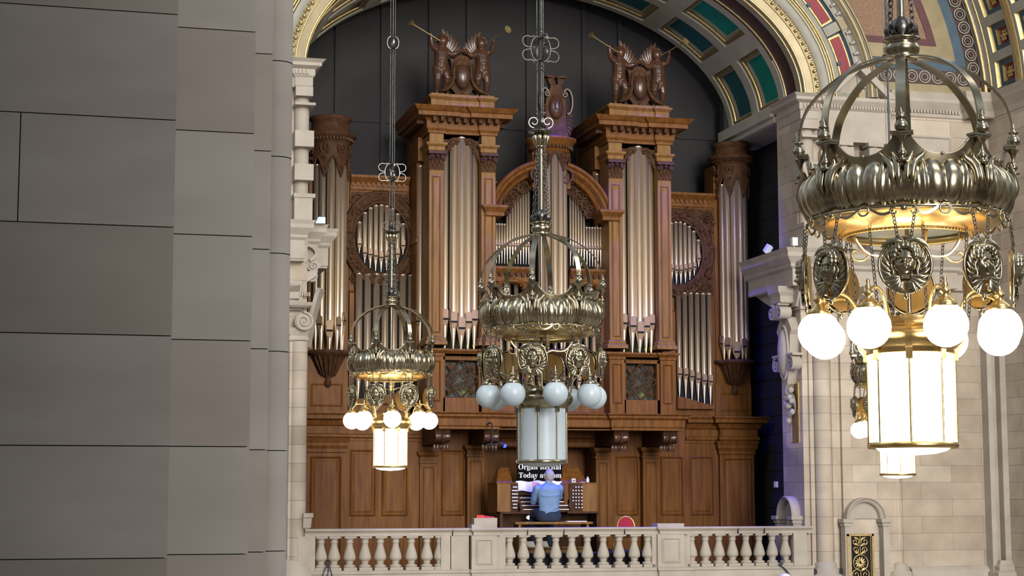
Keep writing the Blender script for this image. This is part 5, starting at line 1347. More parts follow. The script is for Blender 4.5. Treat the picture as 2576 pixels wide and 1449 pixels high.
# ================================================================ BALUSTRADE
YR=27.40
t=thing('balustrade','pale sandstone balustrade with vase balusters and panelled pedestals in front of the organ','balustrade',(X(1400,YR,1400),YR,-.6))
zr1,zr0,zp0=.70,.585,.065
bxs=[805,838,877,915.6,954,992.6,1032,1071,1104,1279,1314,1354,1395.6,1436,1475,1515,1555,1593,1627,1737,1772,1806,1840,1874,1907,1940,1973]
XBL,XBR=XL-.02,XR+.05
g=G()
g.mould([(XBL,YR-.10),(X(1185,YR),YR-.10),(X(1185,YR),YR-.17),(X(1252,YR),YR-.17),(X(1252,YR),YR-.10),(X(1645,YR),YR-.10),(X(1645,YR),YR-.17),(X(1716,YR),YR-.17),(X(1716,YR),YR-.10),(XBR,YR-.10)],[(0,zr0),(.0,zr0+.05),(.015,zr0+.06),(.03,zr1-.035),(.05,zr1-.03),(.05,zr1-.008),(.04,zr1),(-.2,zr1)])
g.box(XBL,XBR,YR-.09,YR+.12,zr0,zr1-.001)
for px in (1135,1320,1410,1560,1840,1905): g.box(X(px,YR)-.002,X(px,YR)+.002,YR-.152,YR-.10,zr0,zr1-.01,1)
g.build('rail',['stone','joint'],t)
g=G()
g.mould([(XBL,YR-.13),(X(1180,YR),YR-.13),(X(1180,YR),YR-.20),(X(1256,YR),YR-.20),(X(1256,YR),YR-.13),(X(1641,YR),YR-.13),(X(1641,YR),YR-.20),(X(1722,YR),YR-.20),(X(1722,YR),YR-.13),(XBR,YR-.13)],[(0,-.6),(0,zp0-.06),(.02,zp0-.05),(.025,zp0-.01),(0,zp0),(-.2,zp0)])
g.box(XBL,XBR,YR-.12,YR+.12,-.6,zp0-.002); g.build('plinth',['stone'],t)
b0=None
for px in bxs:
    x=X(px,YR,1390)
    if b0 is None:
        g=G(); g.box(x-.10,x+.10,YR-.10,YR+.10,zp0,zp0+.045)
        g.lathe([(.085,.11),(.095,.125),(.09,.14),(.06,.155),(.045,.168),(.06,.18),(.062,.19),(.05,.20),(.075,.215),(.095,.24),(.097,.265),(.088,.31),(.07,.37),(.052,.43),(.047,.48),(.06,.49),(.06,.505),(.05,.51),(.055,.53),(.075,.545),(.08,.56)],(x,YR,0),20)
        g.box(x-.09,x+.09,YR-.09,YR+.09,.556,zr0+.001)
        b0=g.build('baluster',['stone'],t); bx0=x
    else:
        c=b0.copy(); COL.objects.link(c); c.parent=t; c.location=(x-bx0,0,0)
def ped(a,b,ya,top=False):
    g=G(); x0,x1=X(a,ya),X(b,ya)
    g.box(x0,x1,ya,YR+.10,zp0,zr0)
    if b-a>50: g.panel(x0+.07,x1-.07,zp0+.07,zr0-.05,ya,prof=((0,0),(0,-.012),(.02,-.022),(.035,-.002),(.05,-.002)))
    if top: g.box(x0+.0,x1-.0,ya-.0,YR+.12,zr1-.002,zr1+.055)
    g.build('pedestal',['stone'],t)
ped(756,799,YR-.10); ped(1111,1134,YR-.11); ped(1136,1180,YR-.09); ped(1187,1250,YR-.16,True); ped(1250,1271,YR-.10); ped(1634,1646,YR-.10); ped(1648,1714,YR-.16,True); ped(1714,1728,YR-.10); ped(1985,2018,YR-.10)
# box with red tray on the pedestal
yb=YR-.02; bx0_,bx1_=X(1190,yb),X(1247,yb); zb=zr1+.055
g=G(); g.box(bx0_,bx1_,yb-.08,yb+.1,zb,zb+.10); tag(g.build('storage_box',['stone'],loc=(bx0_,yb,zb)),'cream rectangular box standing on the left pedestal of the balustrade','box')
g=G(); x0_=X(1197,yb); g.box(x0_,X(1215,yb),yb-.06,yb+.02,zb+.10,zb+.145); g.add([(X(1215,yb),yb-.02,zb+.102),(bx1_-.01,yb+.04,zb+.102),(bx1_-.01,yb+.05,zb+.115),(X(1215,yb),yb+.02,zb+.14)],[(0,1,2,3)]); tag(g.build('red_folder',['redbox'],loc=(x0_,yb,zb+.1)),'small red object lying on the cream box on the left pedestal','folder')
# ================================================================ STAGE, CONSOLE, ORGANIST
ZF=Z(1372,28.2,1400)-.16-.30   # platform level
ZF=.28
g=G(); g.box(X(1200,28.0),X(1640,28.0),27.75,YL-.2,0,ZF); g.box(X(1200,28.0)-.02,X(1640,28.0)+.02,27.73,27.76,ZF-.03,ZF); g.build('floor_3',['plat'],kind='structure')
YK0=28.75
c0,c1=X(1248,YK0,1250),X(1497,YK0,1250)
q=lambda py:Z(py,YK0,1370)
t=thing('organ_console','walnut organ console with stop jambs, keyboards and music desk in the alcove','console',((c0+c1)/2,YK0,ZF))
j0,j1,j2,j3=X(1300,YK0,1250),X(1418,YK0,1250),X(1282,YK0,1250),X(1428,YK0,1250)
g=G(); g.box(c0,j0,YK0,YK0+.6,q(1290),q(1218)); g.box(j1,c1,YK0,YK0+.6,q(1290),q(1218)); g.box(j0,j1,YK0+.42,YK0+.6,ZF,q(1212)); 
for _a,_b in ((c0-.01,j0),(j1,c1+.01)): g.box(_a,_b,YK0-.02,YK0+.6,q(1218),q(1214))
for _a,_b,_c,_d in ((c0+.06,j0-.02,c0+.16,j0-.02),(j1+.02,c1-.06,j1+.02,c1-.16)):
    g.add([(_a,YK0+.25,q(1214)),(_b,YK0+.25,q(1214)),(_d,YK0+.5,q(1176)),(_c,YK0+.5,q(1176)),(_a,YK0+.6,q(1214)),(_b,YK0+.6,q(1214)),(_d,YK0+.6,q(1176)),(_c,YK0+.6,q(1176))],[(0,1,2,3),(4,5,6,7),(0,3,7,4),(1,2,6,5),(3,2,6,7)])
g.build('case_body',['wood'],t)
for _a,_b in ((c0,X(1283,YK0)),(X(1461,YK0),c1)): g=G(); g.box(_a,_b,YK0-.03,YK0+.02,q(1290),q(1218)); g.build('side_panel',['wood_lt'],t)
g=G(); g.box(c0,X(1332,YK0-.2),YK0-.22,YK0,q(1292),q(1287)); g.box(X(1424,YK0-.2),c1,YK0-.22,YK0,q(1292),q(1287)); g.box(c0,c0+.05,YK0-.2,YK0+.5,ZF,q(1290)); g.box(c1-.05,c1,YK0-.2,YK0+.5,ZF,q(1290)); g.box(c0+.05,c1-.05,YK0+.3,YK0+.34,ZF,q(1290)); g.build('desk_frame',['carve'],t)
for (ja,jb,lx0,lab) in ((1282,1301,0,1),(1428,1461,0,0)):
    g=G(); a,b=X(ja,YK0),X(jb,YK0); g.box(a,b,YK0-.035,YK0,q(1288),q(1216)); jm=g.build('stop_jamb',['carve'],t)
    for r_ in range(7):
        cols=(4 if 0<r_<5 else 3)
        for c_ in range(cols):
            if lab: x=a+.015+(b-a-.03)*(c_+ (0 if cols==4 else .6)+.3)/4
            else: x=b-.03-(b-a-.04)*(c_)/4*1.05
            zz=q(1226+r_*8.6); g=G(); g.tube([(x,YK0-.035,zz),(x,YK0-.075,zz)],.006,6); g.lathe([(.001,0),(.012,.002),(.015,.010),(.012,.018)],(0,0,0),10)
            nv=len(g.v)-40
            g.v=g.v[:nv]+[(x+vx,YK0-.095+vz,zz+vy) for vx,vy,vz in g.v[nv:]]
            g.build('stop_knob',['ivory'],jm)
for k,(py,dy) in enumerate(((1252,.10),(1262,.02),(1271,-.06),(1281,-.14))):
    zz=q(py); x0,x1=X(1306+k*3,YK0+dy),X(1420+k*3,YK0+dy)
    g=G(); g.box(x0,x1,YK0+dy,YK0+dy+.14,zz-.012,zz+.004); 
    n=36; w=(x1-x0)/n
    for j in range(n):
        if j%7 in (0,1,3,4,5): g.box(x0+w*(j+.7),x0+w*(j+1.25),YK0+dy+.05,YK0+dy+.14,zz+.004,zz+.014,1)
    g.box(x0-.03,x1+.03,YK0+dy+.02,YK0+.45,zz-.05,zz-.012,2)
    g.box(x0-.05,x0-.01,YK0+dy-.02,YK0+.45,zz-.05,zz+.03,2); g.box(x1+.01,x1+.05,YK0+dy-.02,YK0+.45,zz-.05,zz+.03,2)
    g.build('manual_keyboard',['ivory','black','carve'],t)
g=G(); x0,x1=X(1299,YK0),X(1415,YK0); g.prism([(YK0+.20,q(1243)),(YK0+.24,q(1243)),(YK0+.34,q(1212)),(YK0+.30,q(1212))],x0,x1,ax='x'); g.box(x0,x1,YK0+.12,YK0+.24,q(1245),q(1242)); g.box(j0,j1,YK0+.22,YK0+.44,q(1262),q(1243))
g.build('music_desk',['carve'],t)
for k in range(3):
    g=G(); g.ball((X(1311+8*k,YK0+.2),YK0+.20,q(1249)),.012,10); g.build('piston_button',['ivory'],t)
for k,dx in enumerate((-.55,-.4,-.25,-.1,.05,.2,.35,.5)):
    pass
# announcement screen
ys=YK0+.36; s0,s1=X(1299,ys,1190),X(1412,ys,1190); sz0,sz1=Z(1211,ys,1355),Z(1120,ys,1355)
t=thing('announcement_screen','black announcement board with white serif lettering above the organ console','sign',((s0+s1)/2,ys,sz0))
g=G(); g.box(s0,s1,ys-.02,ys+.02,sz0,sz1); g.build('board',['black'],t)
def serif(s): return ''.join(chr(0x1D400+ord(c)-65) if 'A'<=c<='Z' else chr(0x1D41A+ord(c)-97) if 'a'<=c<='z' else chr(0x1D7CE+ord(c)-48) if '0'<=c<='9' else c for c in s)
def text(body,x0,x1,zb,yy,parent):
    cu=bpy.data.curves.new('lettering','FONT'); cu.body=serif(body); cu.size=1; cu.extrude=.004
    o=bpy.data.objects.new('lettering',cu); COL.objects.link(o); me=mesh_from(o); bpy.data.objects.remove(o)
    xs=[v.co.x for v in me.vertices]; w=max(xs)-min(xs); mx=min(xs); sc=(x1-x0)/w
    L=Vector(parent['_w'])
    for v in me.vertices: v.co=Vector((x0+(v.co.x-mx)*sc,yy-v.co.z*1.0,zb+v.co.y*sc*1.0))-L
    me.materials.clear(); me.materials.append(M['paper'])
    o=bpy.data.objects.new('lettering',me); COL.objects.link(o); o.parent=parent; return o
text('Organ Recital',X(1302,ys),X(1408,ys),Z(1181,ys,1355),ys-.024,t)
text('Today at 1pm',X(1303,ys),X(1409,ys),Z(1202,ys,1355),ys-.024,t)
# sheet music
def sheet(pa,pb,t0,t1,lab,dy=0):
    g=G(); x0,x1=X(pa,YK0+.2),X(pb,YK0+.2); z0,z1=Z(t1,YK0+.17,1350),Z(t0,YK0+.27,1350); rows=[]
    for j in range(9):
        u=j/8; b=.012*sin(PI*2*u)
        rows.append([(x0+(x1-x0)*u,YK0+.17+dy-abs(b)*.8,z0+b),(x0+(x1-x0)*u,YK0+.27+dy-abs(b),z1+b*.8)])
    g.grid(rows,0,True); g.grid([[(p[0],p[1]+.002,p[2]) for p in r] for r in rows],0,True)
    tag(g.build('sheet_music',['paper'],loc=(x0,YK0+.17,z0)),lab,'sheet music','sheets on the music desk')
sheet(1299,1343,1211,1236,'open white sheet music at the left of the music desk')
sheet(1344,1378,1210,1232,'middle white sheet of music on the desk, partly behind the organist',-.005)
sheet(1379,1413,1210,1237,'white sheet music at the right of the music desk beyond the organist\'s shoulder',-.01)
# bench
yB=28.15; e0,e1=X(1288,yB,1313),X(1482,yB,1313); zB=Z(1313,yB,1385); 
t=thing('organ_bench','long wooden organ bench with a shelf of music below, under the organist','bench',((e0+e1)/2,yB,ZF))
g=G(); g.box(e0,e1,yB-.16,yB+.20,zB-.035,zB); g.build('seat_board',['wood_lt'],t)
for xx in (e0+.06,e1-.10): g=G(); g.box(xx,xx+.04,yB-.14,yB+.18,ZF,zB-.035); g.build('end_support',['wood_lt'],t)
g=G(); zs=Z(1376,yB,1385); g.box(e0+.1,e1-.1,yB-.12,yB+.16,zs-.02,zs); g.box(e0+.1,e1-.1,yB-.0,yB+.02,zs-.26,zs-.02); g.build('shelf',['wood_lt'],t)
for k,(pa,pb,an) in enumerate(((1324,1344,.15),(1363,1377,-.5))):
    g=G(); x0,x1=X(pa,yB-.05),X(pb,yB-.05); g.box(x0,x1,-.06,.08,0,.012); m=Matrix.Translation((0,yB-.02,zs+.04))@Matrix.Rotation(rad(35),4,'X')
    g.v=[tuple(m@Vector(v)) for v in g.v]; zmin=min(v[2] for v in g.v); g.v=[(a,b,c-zmin+zs) for a,b,c in g.v]
    tag(g.build('music_book',['ivory'],loc=(x0,yB,zs)),('cream music book at the left on the bench shelf','folded cream music sheet at the right on the bench shelf')[k],'book')
g=G(); g.box(X(1420,yB),X(1468,yB),yB-.1,yB+.05,zB,zB+.012); tag(g.build('paper_stack',['paper'],loc=(X(1420,yB),yB,zB)),'thin stack of white paper lying on the right end of the organ bench','paper')
# pedal lamp
t=thing('pedal_lamp','glowing white oval lamp under the keyboards left of the organist','lamp',(X(1332,YK0-.05),YK0-.05,q(1310)))
g=G(); g.ball((X(1332,YK0-.05),YK0-.05,q(1302)),.055,16,sx=1.15,sz=.62); g.build('lamp_glass',['lampglow'],t)
g=G(); g.tube([(X(1332,YK0-.05),YK0-.0,q(1300)),(X(1332,YK0),YK0+.12,q(1292)),(X(1332,YK0),YK0+.3,q(1292))],.01,6); g.box(X(1323,YK0),X(1345,YK0),YK0-.1,YK0,q(1294),q(1291)); g.build('lamp_arm',['iron'],t)
# clock and bottle on the console
zt1=q(1214)
t=thing('desk_clock','small square white clock on top of the right stop jamb','clock',(X(1442,YK0),YK0+.05,zt1))
g=G(); xx=X(1442,YK0); g.box(xx-.032,xx+.032,YK0+.03,YK0+.06,zt1,zt1+.065); g.build('case_body',['white'],t); g=G(); g.box(xx-.02,xx+.02,YK0+.026,YK0+.03,zt1+.012,zt1+.05); g.build('clock_face',['iron'],t)
t=thing('water_bottle','small clear white bottle on the right end of the console top','bottle',(X(1479,YK0),YK0+.08,zt1))
g=G(); xx=X(1479,YK0); g.lathe([(.001,0),(.024,0),(.026,.01),(.026,.06),(.012,.078),(.012,.085)],(xx,YK0+.08,zt1),14); g.build('bottle_body',['boxblue'],t); g=G(); g.cyl((xx,YK0+.08,zt1),.014,.085,.098,12); g.build('cap',['white'],t)
g=G(); g.box(X(1460,YK0),X(1470,YK0),YK0+.02,YK0+.1,zt1,zt1+.006); tag(g.build('pencil_tray',['paper'],loc=(X(1460,YK0),YK0,zt1)),'white slip of paper on the console top beside the bottle','paper')
# ---------------------------------------------------------------- organist
yP=28.22
def pt(px,py,y): return W(px,py,y)
hx_,hy_,hz_=pt(1380,1199,yP+.02)
px_=X(1379,yP,1300); zH=zB+.10
sL=(px_-.19,yP+.02,Z(1229,yP,1360)); sR=(px_+.19,yP+.02,Z(1229,yP,1400))
eL=(X(1340,yP+.18,1262),yP+.18,Z(1262,yP+.18,1340)); hL=(X(1342,yP+.36,1226),yP+.36,Z(1226,yP+.36,1342))
eR=(px_+.20,yP+.24,Z(1258,yP+.2,1400)); hR=(X(1353,yP+.42,1227),yP+.42,Z(1227,yP+.42,1353))
zN=Z(1214,yP,1380)
P=thing('person','seated grey-haired organist in light blue shirt and navy trousers, seen from behind','person',(px_,yP,zB))
g=G()
limb(g,[(px_,yP,zH),(px_,yP-.01,zH+.22),(px_,yP,sL[2]-.04)],[.088,.085,.088])
g.ball((px_,yP,sL[2]-.10),.15,14,sy=.55)
limb(g,[(px_,yP+.01,zN-.08),(px_+.003,yP+.02,zN+.04)],[.062,.055])
limb(g,[sL,eL,(hL[0],hL[1]-.02,hL[2]-.05)],[.055,.042,.028]); limb(g,[sR,eR,(hR[0]+.03,hR[1]-.02,hR[2]-.03)],[.055,.042,.028])
g.ball((hx_,hy_,hz_),.078,18,sy=1.18,sz=1.28); g.ball((hx_,hy_+.03,hz_-.06),.055,14,sz=1.1)
g.ball((hx_,hy_+.105,hz_-.015),.014,8,sz=1.4)
for s_ in (-1,1): g.ball((hx_+s_*.080,hy_-.0,hz_-.012),.024,8,sx=.45,sz=1.3); g.ball((hx_+s_*.03,hy_+.088,hz_+.012),.012,8)
g.ball((hx_,hy_+.09,hz_-.055),.016,8,sx=1.6,sz=.5)
def hand(h,sx,dirs):
    g.ball(h,.034,10,sx=1.0,sy=.55,sz=1.25)
    for k in range(4):
        x=h[0]+(-.028+.0187*k); L_=(.050,.060,.056,.042)[k]
        limb(g,[(x,h[1],h[2]+.03),(x,h[1]+.012,h[2]+.03+L_*.6),(x+sx*.012,h[1]+.03,h[2]+.03+L_*.85),(x+sx*.02,h[1]+.035,h[2]+.025+L_*.6)],[.0095,.009,.0085,.008],8)
    limb(g,[(h[0]+sx*.028,h[1],h[2]-.012),(h[0]+sx*.048,h[1]+.012,h[2]+.018),(h[0]+sx*.05,h[1]+.02,h[2]+.045)],[.011,.010,.009],8)
hand(hL,1,None); hand(hR,-1,None)
for s_ in (-1,1):
    limb(g,[(px_+s_*.10,yP,zH-.0),(px_+s_*.14,yP+.40,zH+.0),(px_+s_*.13,yP+.44,ZF+.10),(px_+s_*.13,yP+.52,ZF+.05)],[.085,.062,.04,.04])
body=fuse(g,'body','skin',.0085,P,3)
g=G()
_z0,_z1=zH-.02,sL[2]
g.lathe([(.0005,_z0),(.165,_z0),(.172,_z0+.04),(.168,_z0+.14),(.180,_z1-.18),(.198,_z1-.09),(.200,_z1-.02),(.165,_z1+.045),(.10,_z1+.075),(.07,zN-.01),(.0005,zN-.005)],(px_,yP,0),28,sy=.66)
limb(g,[(px_,yP,zN-.08),(px_,yP+.01,zN-.005)],[.075,.064])
limb(g,[sL,eL,(hL[0]-.002,hL[1]-.025,hL[2]-.065)],[.066,.056,.042]); limb(g,[sR,eR,(hR[0]+.04,hR[1]-.03,hR[2]-.04)],[.066,.056,.042])
g.tube([(px_-.17,yP-.10,_z1-.11),(px_,yP-.135,_z1-.125),(px_+.17,yP-.10,_z1-.10)],.007,6)
g.tube([(px_-.10,yP-.112,_z0+.05),(px_,yP-.118,_z0+.10),(px_+.13,yP-.10,_z0+.17)],.009,6)
fuse(g,'shirt','shirt',.012,P,4)
g=G(); limb(g,[(px_-.09,yP,zH-.0),(px_+.09,yP,zH+.0)],[.115,.115],16); g.lathe([(.0005,zH+.06),(.158,zH+.06),(.168,zH+.02),(.185,zH-.04),(.185,zB+.02),(.16,zB+.003),(.0005,zB+.002)],(px_,yP-.01,0),24,sy=.72)
for s_ in (-1,1): limb(g,[(px_+s_*.10,yP,zH-.01),(px_+s_*.14,yP+.40,zH+.0),(px_+s_*.13,yP+.44,ZF+.12)],[.112,.082,.058])
zlo=zB+.004
o=fuse(g,'trousers','trouser',.014,P,4)
Lz=P['_w'][2]
for v in o.data.vertices:
    if v.co.y< .17 and v.co.z+Lz<zlo: v.co.z=zlo-Lz
g=G()
g.ball((hx_,hy_-.018,hz_+.018),.083,20,sy=1.13,sz=1.22)
for k in range(40):
    a=random.uniform(0,2*PI); b=random.uniform(-.2,1.3); 
    if sin(a)>.45 and b<.7: continue
    g.ball((hx_+.074*cos(a)*cos(b),hy_-.02+.085*sin(a)*cos(b),hz_+.02+.092*sin(b)),.014,6)
g.v=[(a,b if b<hy_+.05 or c>hz_+.05 else hy_+.05,c) for a,b,c in g.v]
fuse(g,'hair','hair',.007,P,2)
for s_ in (-1,1):
    g=G(); limb(g,[(px_+s_*.13,yP+.42,ZF+.045),(px_+s_*.13,yP+.60,ZF+.038)],[.045,.038]); g.build('shoe',['black'],P)
g=G(); x,y,z=hL; x+=.018; rows=[[(x-.012+.03*u,y+.06+.04*u,z+.02),(x-.010+.02*u,y+.05+.03*u,z+.19)] for u in (0,.5,1)]; g.grid(rows,0,True)
tag(g.build('music_page',['paper'],loc=(x,y,z)),'narrow white page held up edge-on in the organist\'s hand','paper')
# ---------------------------------------------------------------- gilt chair
yC_=28.05; cx_=X(1572,yC_,1340); zf=ZF
t=thing('gilt_chair','red velvet chair with oval back in a gold frame behind the balustrade','chair',(cx_,yC_,zf))
R_=Matrix.Translation((cx_,yC_,zf))@Matrix.Rotation(rad(-25),4,'Z')
def CB(g,n,m,par=None): g.v=[tuple(R_@Vector(v)) for v in g.v]; return g.build(n,m,par or t)
zc_=Z(1326,yC_,1572)-zf
# here the sitter faces -x/-y; backrest stands at the +x side
g=G(); rows=[[(.02-.02*(1-q),.13*q*cos(2*PI*j/24),zc_+.155*q*sin(2*PI*j/24)) for j in range(24)] for q in (1,.8,.4,.03)]
g.v=[]; rot=lambda p:(p[1],p[0],p[2]); g.grid([[rot(p) for p in r] for r in rows],0,True,cu=True); g.grid([[(p[1],p[0]+.05,p[2]) for p in r] for r in rows],0,True,cu=True); CB(g,'backrest',['velvet'])
g=G(); g.tube([(.14*cos(2*PI*j/28),.03,zc_+.165*sin(2*PI*j/28)) for j in range(28)],.016,8,closed=True)
for s_ in (-1,1): g.tube([(s_*.10,.03,zc_-.12),(s_*.13,.02,.33),(s_*.15,.03,.0)],.015,8)
CB(g,'gold_frame',['gold_frame'])
g=G(); g.box(-.19,.19,-.36,.02,.29,.35); CB(g,'seat',['velvet'])
g=G(); g.box(-.20,.20,-.37,.03,.26,.29); CB(g,'seat_rail',['gold_frame'])
for s_ in (-1,1): g=G(); g.tube([(s_*.18,-.34,.27),(s_*.16,-.36,.12),(s_*.18,-.34,0)],.014,8); CB(g,'leg',['gold_frame'])
# ---------------------------------------------------------------- blue stage lamp on its drop arm
yS=28.62; t=thing('stage_light','small blue stage light on a black drop arm below the organ impost','stage light',W(1236,1040,yS))
xr_=X(1236,yS,1060)
g=G(); g.tube([(xr_,yI+.02,zI-.2),(xr_,yS,zI-.2),(xr_,yS,Z(1107,yS,1236))],.012,8); g.tube([(X(1222,yS,1120),yS,Z(1122,yS,1236)),(xr_-.03,yS,Z(1117,yS)),(X(1258,yS),yS,Z(1121,yS))],.012,6)
g.tube([(xr_,yS,Z(1107,yS)),(X(1250,yS),yS-.02,Z(1109,yS)),(X(1256,yS),yS,Z(1118,yS))],.008,6); g.tube([(xr_,yS,Z(1107,yS)),(xr_,yS,Z(1118,yS))],.01,6); g.build('drop_arm',['dark_pipe'],t)
g=G(); c=W(1263,1118,yS); g.tube([(c[0]-.05,c[1],c[2]+.02),(c[0]+.02,c[1]-.02,c[2]-.02)],[.03,.045],12); o=g.build('lamp_housing',['dark_pipe'],t)
g=G(); g.ball((c[0]+.025,c[1]-.025,c[2]-.022),.036,12); g.build('lens',['bluelens'],o)
# cables and fittings by the rail
g=G(); y=27.24
pts=[W(1961,1398,y),W(1966,1412,y),W(1958,1424,y-.0),W(1970,1432,y),W(1985,1452,y)]; g.tube(pts,.012,6); g.tube([(a+.03,b,c-.02) for a,b,c in pts],.008,6)
tag(g.build('cable',['steel'],loc=pts[0]),'dark cable trailing over the plinth at the right end of the balustrade','cable')
g=G(); pts=[W(822,1410,y),W(818,1425,y),W(812,1437,y),W(808,1452,y)]; g.tube(pts,.009,6); g.tube([W(822,1410,y),W(828,1428,y),W(834,1452,y)],.008,6); g.tube([W(822,1410,y),W(824,1430,y),W(820,1452,y)],.008,6)
tag(g.build('cable',['steel'],loc=pts[0]),'thin black cables hanging over the plinth near the left end of the balustrade','cable')
c=W(1973,1456,26.9); g=G(); g.ball(c,.10,16,sz=.75); g.cyl((c[0],c[1],c[2]),.02,-.8,0); tag(g.build('round_lamp',['white'],loc=c),'top of a white rounded lamp just below the right end of the balustrade','lamp')
# ================================================================ STATUES
def group(cxs,ys_,zb,tagname,sc=1.0):
    def L(p): return (cxs+p[0]*sc,ys_+p[1]*sc,zb+p[2]*sc)
    for s_,side in ((-1,'left'),(1,'right')):
        hd=(s_*.34,-.02,.95)
        t=thing('cherub_statue','carved walnut winged cherub blowing a trumpet, %s figure on %s organ tower'%(side,tagname),'statue',L((s_*.38,0,0)),'carved cherubs on the organ towers')
        g=G()
        def l(pts,rr,n=12): limb(g,[L(p) for p in pts],[r*sc*1.33 if r>.012 else r*1.2 for r in rr],n)
        l([(s_*.37,0,.50),(s_*.365,-.02,.60),(s_*.36,0,.74),(s_*.355,0,.80)],[.095,.088,.092,.07])
        g.ball(L((s_*.365,-.045,.58)),.075*sc,12); g.ball(L((s_*.36,-.0,.77)),.10*sc,12,sy=.7,sz=.6)
        for b in (-1,1): g.ball(L((s_*.37+b*.05,.035,.47)),.065*sc,10)
        l([(s_*.355,0,.80),(s_*.345,-.01,.88)],[.045,.042])
        g.ball(L(hd),.092*sc,16,sz=1.12,sy=1.08); g.ball(L((hd[0]+s_*.045,-.05,.935)),.036*sc,10); g.ball(L((hd[0]+s_*.02,-.095,.95)),.014*sc,8)
        for k in range(22):
            a=k*2.4; b=.2+1.2*(k/22); g.ball(L((hd[0]-s_*.01+.085*cos(a)*cos(b),.012+.087*sin(a)*cos(b),.965+.09*sin(b))),.030*sc,6)
        # raised arm
        l([(s_*.445,0,.80),(s_*.53,-.06,.86),(s_*.56,-.10,.98)] if s_<0 else [(s_*.445,0,.80),(s_*.52,-.05,.82),(s_*.53,-.14,.93)],[.042,.036,.024])
        tipx=(s_*.565,-.11,1.01) if s_<0 else (s_*.525,-.17,.955)
        g.ball(L(tipx),.026*sc,8)
        for k in range(4): l([tipx,(tipx[0]+.012*(k-1.5),tipx[1]-.018,tipx[2]+.03)],[.009,.008],6)
        # inner arm on the cartouche
        l([(s_*.275,0,.80),(s_*.19,-.05,.72),(s_*.08,-.09,.755)],[.042,.036,.024]); g.ball(L((s_*.06,-.10,.76)),.028*sc,8)
        for k in range(4): l([(s_*.06,-.10,.76),(s_*.02,-.115+.012*k,.765-.012*k)],[.010,.008],6)
        # legs
        l([(s_*.41,0,.46),(s_*.435,-.06,.27),(s_*.43,.0,.09),(s_*.435,-.0,.035)],[.078,.052,.032,.030]); l([(s_*.435,-.0,.03),(s_*.455,-.09,.022)],[.030,.022])
        g.ball(L((s_*.44,.01,.18)),.045*sc,10,sz=1.5)
        l([(s_*.33,0,.46),(s_*.27,-.08,.30),(s_*.29,.02,.13),(s_*.28,.02,.06)],[.078,.052,.032,.030]); l([(s_*.28,.02,.04),(s_*.26,-.07,.025)],[.030,.022]); g.ball(L((s_*.285,.0,.20)),.045*sc,10,sz=1.5)
        for b in (-1,1): g.ball(L((s_*.36+b*.05,-.075,.745)),.052*sc,10,sy=.6); g.ball(L((s_*.435 if b>0 else s_*.275,-.06 if b>0 else -.075,.30 if b<0 else .275)),.058*sc,10)
        g.ball(L((s_*.365,-.075,.575)),.085*sc,12,sy=.8,sz=.8)
        fuse(g,'figure','statue',.008,t,1)
        g=G()
        for k in range(46):
            a=k*2.39996; b=-.1+1.6*(k/46); c_=L((hd[0]-s_*.012+.098*cos(a)*cos(b),.020+.098*sin(a)*cos(b),.965+.104*sin(b)))
            if sin(a)<-.55 and b<.75: continue
            g.tube(spiral(c_,.026,1.2,a,'xz',1,9,.2),.010,5); g.ball(c_,.022,7)
        g.build('curly_hair',['statue'],t)
        for w_ in (-1,1):
            g=G()
            for k in range(7):
                a=PI/2-s_*(-.1+.22*k)*1.0; 
                a=PI/2+s_*(.0+.2*k)*1.0; p=L((s_*(.255-.012*k),.03+.03*w_,.86-.028*k)); leaf(g,p,a,(.33-.02*k)*sc,.042*sc,curl=-s_*.5,bulge=.5)
            g.v+= []
            g.build('wing',['statue'],t)
        # trumpet, held
        mo=Vector((hd[0]+s_*.06,-.10,.935)); end=Vector((s_*.90,-.22,1.16)) if s_<0 else Vector((.63,-.62,1.05))
        tt=thing('trumpet','gilt trumpet of the %s cherub on %s organ tower'%(side,tagname),'trumpet',L(tuple(mo)),'gilt trumpets of the cherubs')
        g=G(); N=12; pts=[L(tuple(mo.lerp(end,u/N))) for u in range(N+1)]; rr=[.010]*(N-1)+[.014,.024]; g.tube(pts,rr,8); g.build('tube',['gilt'],tt)
        g=G(); d=(end-mo).normalized(); pts=[L(tuple(end+d*q_)) for q_ in (-.02,.01,.03,.045,.05)]; g.tube(pts,[.020,.034,.052,.068,.070],18,cap=False); g.tube([L(tuple(end+d*.05)),L(tuple(end+d*.02))],[.066,.01],18); g.build('bell',['gilt'],tt)
    t=thing('carved_cartouche','carved walnut shield with polished oval boss between the cherubs on %s organ tower'%tagname,'cartouche',L((0,0,0)),'carved shields on the organ towers')
    g=G(); half=[(.0,.0),(.12,.0),(.135,.06),(.20,.13),(.27,.06),(.36,.02),(.40,.06),(.33,.10),(.25,.20),(.18,.34),(.175,.50),(.22,.66),(.14,.63),(.08,.70),(0,.72)]
    o_=[(cxs+a*sc,zb+b*sc) for a,b in half]+[(cxs-a*sc,zb+b*sc) for a,b in half[::-1][1:-1]]
    g.prism(o_,ys_-.06,ys_+.10)
    for s_ in (-1,1):
        g.tube([L(p) for p in ((s_*.12,-.08,.60),(s_*.15,-.09,.45),(s_*.15,-.10,.32),(s_*.20,-.13,.18),(s_*.30,-.15,.08),(s_*.39,-.13,.06))],[.02,.022,.025,.03,.035,.02],8)
        for k in range(5): g.ball(L((s_*.19,-.07,.56-.045*k)),.020*sc,7)
    g.build('shield',['carve'],t)
    g=G(); g.ball(L((0,-.09,.33)),.135*sc,20,sy=.7,sz=1.6); g.build('oval_boss',['statue'],t)
    g=G(); n=34
    for j in range(n):
        a=2*PI*j/n; g.ball(L((.155*cos(a),-.08,.33+.235*sin(a))),.011*sc,6)
    g.build('bead_border',['statue'],t)
    g=G()
